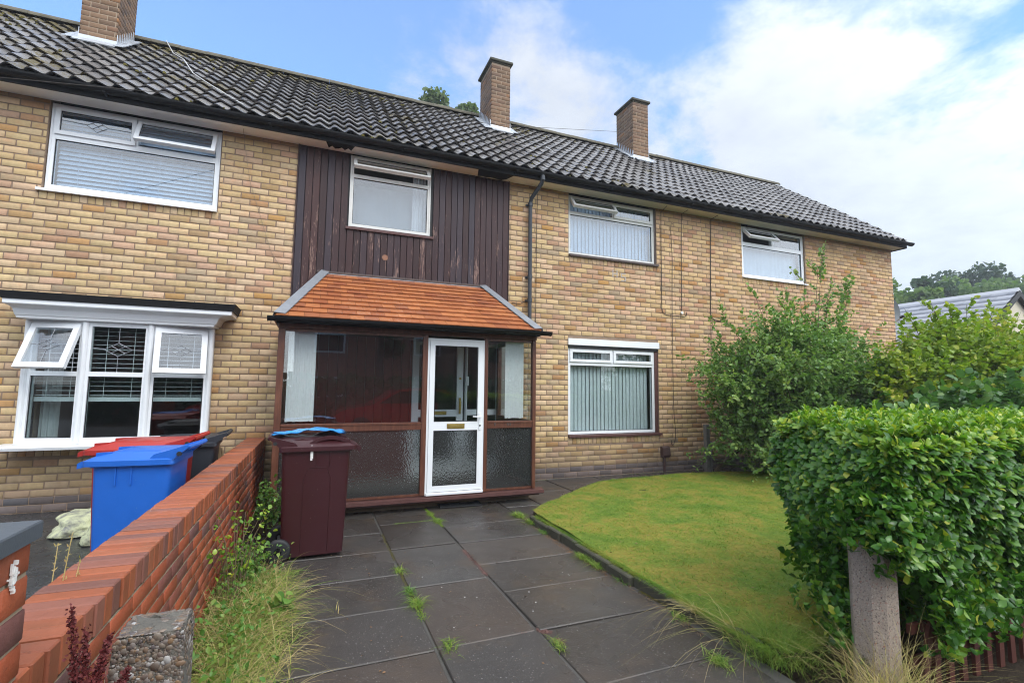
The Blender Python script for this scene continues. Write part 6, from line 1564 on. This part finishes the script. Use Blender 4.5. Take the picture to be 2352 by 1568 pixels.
# dried stalks left of the wall
stk = MB()
for d_, L_ in (([.09, 0, 1.], .96), ([.035, .05, 1.], .92), ([.12, .05, 1.], .86)):
    e_ = Vector(d_).normalized()*L_; stk.tube([(-.86, -5.2, 0), Vector((-.86, -5.2, 0))+e_*.5, Vector((-.86, -5.2, 0))+e_], [.004, .003, .0015], 5)
sd_p = np.concatenate([np.array([-.86, -5.2, 0])+unit(np.array(d_))*L_*t_ for d_, L_ in (([.09, 0, 1.], .96), ([.035, .05, 1.], .92), ([.12, .05, 1.], .86)) for t_ in np.linspace(.72, 1, 26)[:, None]]).reshape(-1, 3)
q2 = leafmesh(sd_p+g.normal(0, .004, sd_p.shape), rdir(len(sd_p), g)+np.array([0, 0, .8]), rdir(len(sd_p), g), g.uniform(.008, .018, len(sd_p)), .4, 'long', .1)
dws = stk.build('dry_weed_stalk', MT['straw']); tag(dws, 'thin dried seed stalks sticking up left of the red wall', 'dry weed'); npmesh('seeds', *q2, MT['straw'], dws)
# dock seed heads
DOCK = [(-.492, .985, -.452, .72), (-.462, .93, -.44, .72), (-.412, .91, -.44, .76), (-.372, .83, -.41, .70), (-.43, .84, -.45, .70), (-.475, .86, -.45, .68)]
dk_ = thing('dock_plant', 'dark red dock seed spikes in front of the brick wall, bottom left', 'dock', (-.50, -6.05, 0))
m = MB(); P_ = []; gq = random.Random(12)
for (ax_, az_, bx_, bz_) in DOCK:
    b0, e = Vector((bx_, -6.02, bz_)), Vector((ax_, -6.0, az_)); m.tube([b0, (b0+e)/2+Vector((.004, 0, 0)), e], [.003, .002, .001], 5)
    for q in range(520):
        t2 = 1-.85*gq.random()**.8; p = b0.lerp(e, t2); w = .012*(1.15-t2*.8); P_.append((p.x+gq.gauss(0, w*.6), p.y+gq.gauss(0, w*.6), p.z+gq.gauss(0, .004)))
m.build('stems', MT['dock'], dk_); n2 = len(P_); V, F = leafmesh(np.array(P_), rdir(n2, g), rdir(n2, g), g.uniform(.004, .008, n2), 1.0, 'round', .2); npmesh('seeds', V, F, MT['dock'], dk_)
# grass tuft and dry stalks round the tall post
def tuft(label, x, y, n, L0, L1, rr_, m_, seed, w=.003, z=0, lean=(0, 0), bend=(.2, .9), nm='grass_tuft'):
    g = np.random.default_rng(seed); r_ = np.stack([x+g.normal(0, rr_, n), y+g.normal(0, rr_*(2.6 if nm == 'joint_weed' else 1), n), np.full(n, z)], 1); d = unit(np.stack([g.normal(lean[0], .45, n), g.normal(lean[1], .45, n), np.full(n, 1.0)], 1))
    V, F = ribbons(r_, d, g.uniform(L0, L1, n), w, g.uniform(*bend, n), 5, seed, None, None); return tag(npmesh(nm, V, F, MT[m_]), label, 'grass tuft')
tuft('fine dark green grass tuft at the lawn end left of the concrete post', 2.52, -5.32, 1500, .12, .30, .085, 'greenblade', 91, .0025)
tuft('tall bleached grass stalks round the foot of the concrete post', 2.60, -5.86, 420, .25, .55, .08, 'straw', 92, .0032, bend=(.1, .5))
tuft('long dry stalks bending over the kerb onto the path', 2.42, -5.15, 40, .3, .6, .05, 'straw', 93, .003, lean=(-.7, .1), bend=(.5, 1.1))
tuft('dry wisps over the kerb at the lawn edge', 2.38, -4.85, 36, .12, .4, .03, 'straw', 94, .003, z=.06, lean=(-.8, -.2), bend=(.6, 1.2))
# growth in the joints: each clump a plant
for k, (x, y, n, L, m_, lb) in enumerate([(.728, -3.27, 90, .07, 'greenblade', 'small yellow-green tuft in the left path joint, nearest the maroon bin'), (.728, -3.72, 80, .09, 'weed', 'small leafy weed in the left path joint, halfway down'), (.735, -3.95, 120, .12, 'greenblade', 'spreading grass weed in the left path joint below the leafy weed'),
        (.73, -4.12, 40, .06, 'greenblade', 'tiny green sprig in the left path joint'), (.80, -4.57, 60, .10, 'greenblade', 'grass sprig where two path joints cross near the front'), (1.40, -4.78, 60, .07, 'greenblade', 'low green sprig in the right path joint near the front'),
        (1.365, -1.95, 260, .09, 'greenblade', 'bright grass tuft in the right path joint below the door mat'), (1.36, -1.6, 200, .05, 'greenblade', 'grass growing along the joint beside the door mat'), (2.30, -2.05, 300, .12, 'greenblade', 'grass tuft at the corner where kerb and path begin'), (2.33, -2.35, 150, .12, 'greenblade', 'weedy grass at the head of the kerb'),
        (2.30, -2.72, 70, .10, 'weed', 'small weed at the foot of the kerb, upper part'), (2.30, -3.55, 160, .12, 'greenblade', 'grass tuft at the foot of the kerb midway'), (2.30, -3.75, 140, .12, 'greenblade', 'second grass tuft at the foot of the kerb midway, nearer the camera'), (2.31, -4.1, 40, .09, 'weed', 'broad weed leaf at the foot of the kerb'), (2.31, -4.75, 60, .09, 'greenblade', 'sprig at the mossy part of the kerb'),
        (.22, -3.9, 5, .13, 'straw', 'single thin dry sprig on the left paving slab'), (2.15, -5.25, 120, .10, 'greenblade', 'patch of weeds at the front right corner of the paving')]):
    tuft(lb, x, y, int(n*1.6), L*.2, L*.9, .016+.03*(n > 300), m_, 200+k, .0045, z=-.005, bend=(.3, 1.2), nm='joint_weed')
# moss / fine grass filling along joints, sedum
def fill(name, label, segs_, m_, n, seed, w=.012, L=(.008, .02)):
    g = np.random.default_rng(seed); P_ = []
    for (xa, ya, xb, yb, wt) in segs_:
        k = int(n*wt); t2 = g.random(k); P_.append(np.stack([xa+(xb-xa)*t2+g.normal(0, w, k), ya+(yb-ya)*t2+g.normal(0, w, k), np.full(k, -.004)], 1))
    P_ = np.concatenate(P_); n2 = len(P_); d = rdir(n2, g); d[:, 2] = np.abs(d[:, 2])+.3
    V, F = ribbons(P_, unit(d), g.uniform(*L, n2), .004, .5, 2, seed, None, None); return tag(npmesh(name, V, F, MT[m_]), label, 'joint growth', kind='stuff')
fill('joint_grass', 'fine grass filling the paving joints by the porch', [(1.365, -1.3, 1.365, -2.15, .35), (.9, -1.87, 1.36, -1.87, .25), (1.37, -1.5, 2.1, -1.45, .12), (2.0, -1.15, 2.7, -1.2, .12), (2.1, -1.3, 2.3, -2.1, .2), (2.9, -.08, 6.3, -.06, .25), (2.5, -1.3, 2.75, -1.6, .08)], 'greenblade', 4200, 301)
fill('sedum', 'reddish stonecrop creeping in the right path joint', [(1.367, -2.95, 1.367, -3.6, .6), (1.38, -4.56, 1.42, -4.62, .25), (1.25, -4.55, 1.27, -4.56, .05), (1.43, -4.72, 1.44, -4.74, .1)], 'sedum', 1500, 302, .014, (.006, .014))
fill('moss_joint', 'brown moss in the left path joint', [(.728, -2.2, .728, -3.0, .4), (.728, -3.3, .728, -4.0, .4), (2.33, -4.3, 2.40, -4.9, .7)], 'moss', 1500, 303, .008, (.005, .012))
fill('debris_strip', 'dead leaf litter along the foot of the kerb', [(2.28, -2.5, 2.28, -5.0, 1.0)], 'leaf_dead', 900, 304, .018, (.01, .03))
# loose fallen leaves and petals
g = np.random.default_rng(400); n = 260
x = np.concatenate([g.uniform(.2, 2.2, 90), g.uniform(2.9, 6.2, 90), g.uniform(2.4, 6, 80)]); y = np.concatenate([g.uniform(-5, -1.2, 90), g.uniform(-6.5, -5.9, 90), g.uniform(-4.8, -1, 80)])
z = np.concatenate([np.full(90, .006), np.full(90, -.012), np.full(80, .105)]); d = rdir(n, g); d[:, 2] *= .15
V, F = leafmesh(np.stack([x, y, z], 1), d, np.array([0, 0, 1.])+g.normal(0, .2, (n, 3)), np.concatenate([g.uniform(.006, .02, 90), g.uniform(.03, .07, 90), g.uniform(.01, .025, 80)]), .7, 'oval', .2)
tag(npmesh('fallen_leaves', V, F, MT['leaf_dead']), 'small brown fallen leaves scattered on paving, lawn and pavement', 'fallen leaves', kind='stuff')
n = 45; x = g.uniform(.8, 2.25, n); y = g.uniform(-4.6, -1.6, n); d = rdir(n, g); d[:, 2] *= .1
V, F = leafmesh(np.stack([x, y, np.full(n, .006)], 1), d, np.array([[0, 0, 1.]]*n), g.uniform(.004, .011, n), .8, 'round', .05); tag(npmesh('petals', V, F, MT['sticker']), 'tiny white petals scattered on the wet paving', 'petals', kind='stuff')

# ------------------------------------------------------------------ across the street (seen only in the window glass)
def street_house(x0, x1, label):
    t_ = thing('street_house', label, 'house', ((x0+x1)/2, -24, 0), group='houses across the street')
    m = MB(); m.box(x0, x1, -32, -24, -.1, 5.0); m.build('wall', MT['street_brick'], t_)
    m = MB(); m.prism([(-23.6, 4.9), (-28, 7.6), (-32.4, 4.9)], 0, x0-.1, x1+.1); m.build('roof', MT['street_roof'], t_)
    for xx in (x0+1, x1-2.6):
        for z in (.9, 3.3): m = MB(); m.box(xx, xx+1.6, -23.99, -23.93, z, z+1.1); m.build('window', MT['white'], t_); m = MB(); m.box(xx+.1, xx+1.5, -23.925, -23.91, z+.1, z+1.0); m.build('pane', MT['car_glass'], t_)
street_house(-14, -3, 'brick house across the street, left'); street_house(-1, 8, 'brick house across the street, middle'); street_house(10, 20, 'brick house across the street, right')
n = 5200; P_ = np.stack([g.uniform(-16, 16, n), g.uniform(-18, -17, n), g.uniform(.0, 1.9, n)], 1)
V, F = leafmesh(P_, rdir(n, g), rdir(n, g), g.uniform(.2, .34, n), .9, 'round'); tag(npmesh('street_hedge', V, F, MT['tree_dark']), 'dark hedge on the far side of the street', 'hedge')
for k, (x, y, hh_) in enumerate([(3, -20, 8), (11, -20, 7), (-9, -21, 8.5)]): tree('street_tree', 'tree across the street in front of the houses, number %s from the left' % ['two', 'three', 'one'][k], (x, y, 0), hh_, 2.4, 'tree_dark', 70+k, .3, 3500, 12, grp='trees across the street', zc=.62)
car = thing('parked_car', 'small red hatchback parked at the kerb behind the camera', 'car', (2.6, -11, 0))
prof_ = [(-.05, .25), (0, .62), (.25, .80), (1.05, .95), (1.75, 1.38), (2.4, 1.46), (3.2, 1.42), (3.85, 1.05), (4.05, .9), (4.1, .4), (4.0, .22)]
m = MB(); m.prism([(p[0]+.6, p[1]) for p in prof_], 1, -11.9, -10.2); m.build('body', MT['car_red'], car)
m = MB(); m.prism([(x+.6, z) for x, z in ((1.25, 1.0), (1.82, 1.33), (2.35, 1.38), (3.1, 1.35), (3.5, 1.02))], 1, -11.92, -10.18); m.build('window', MT['car_glass'], car)
for x in (1.35, 3.95):
    for yq in (-11.85, -10.3): m = MB(); m.cyl((x, yq-.06, .3), (x, yq+.13, .3), .31, n=20); m.build('wheel', MT['tyre'], car, smooth=True); 

# ------------------------------------------------------------------ damp air between here and the far trees
hz = MB(); hz.box(-26, 90, -36, 42, -1.2, 21); ho = hz.build('haze', None); ho['kind'] = 'stuff'
hm = bpy.data.materials.new('damp_air'); hm.use_nodes = True; ht = NT(hm.node_tree); hm.node_tree.nodes.clear()
pv_ = ht.n('ShaderNodeVolumePrincipled'); pv_.inputs['Color'].default_value = (.93, .95, 1, 1); pv_.inputs['Density'].default_value = .0019; pv_.inputs['Anisotropy'].default_value = .2
ho_ = ht.n('ShaderNodeOutputMaterial'); ht.l(pv_.outputs[0], ho_.inputs['Volume']); ho.data.materials.append(hm)
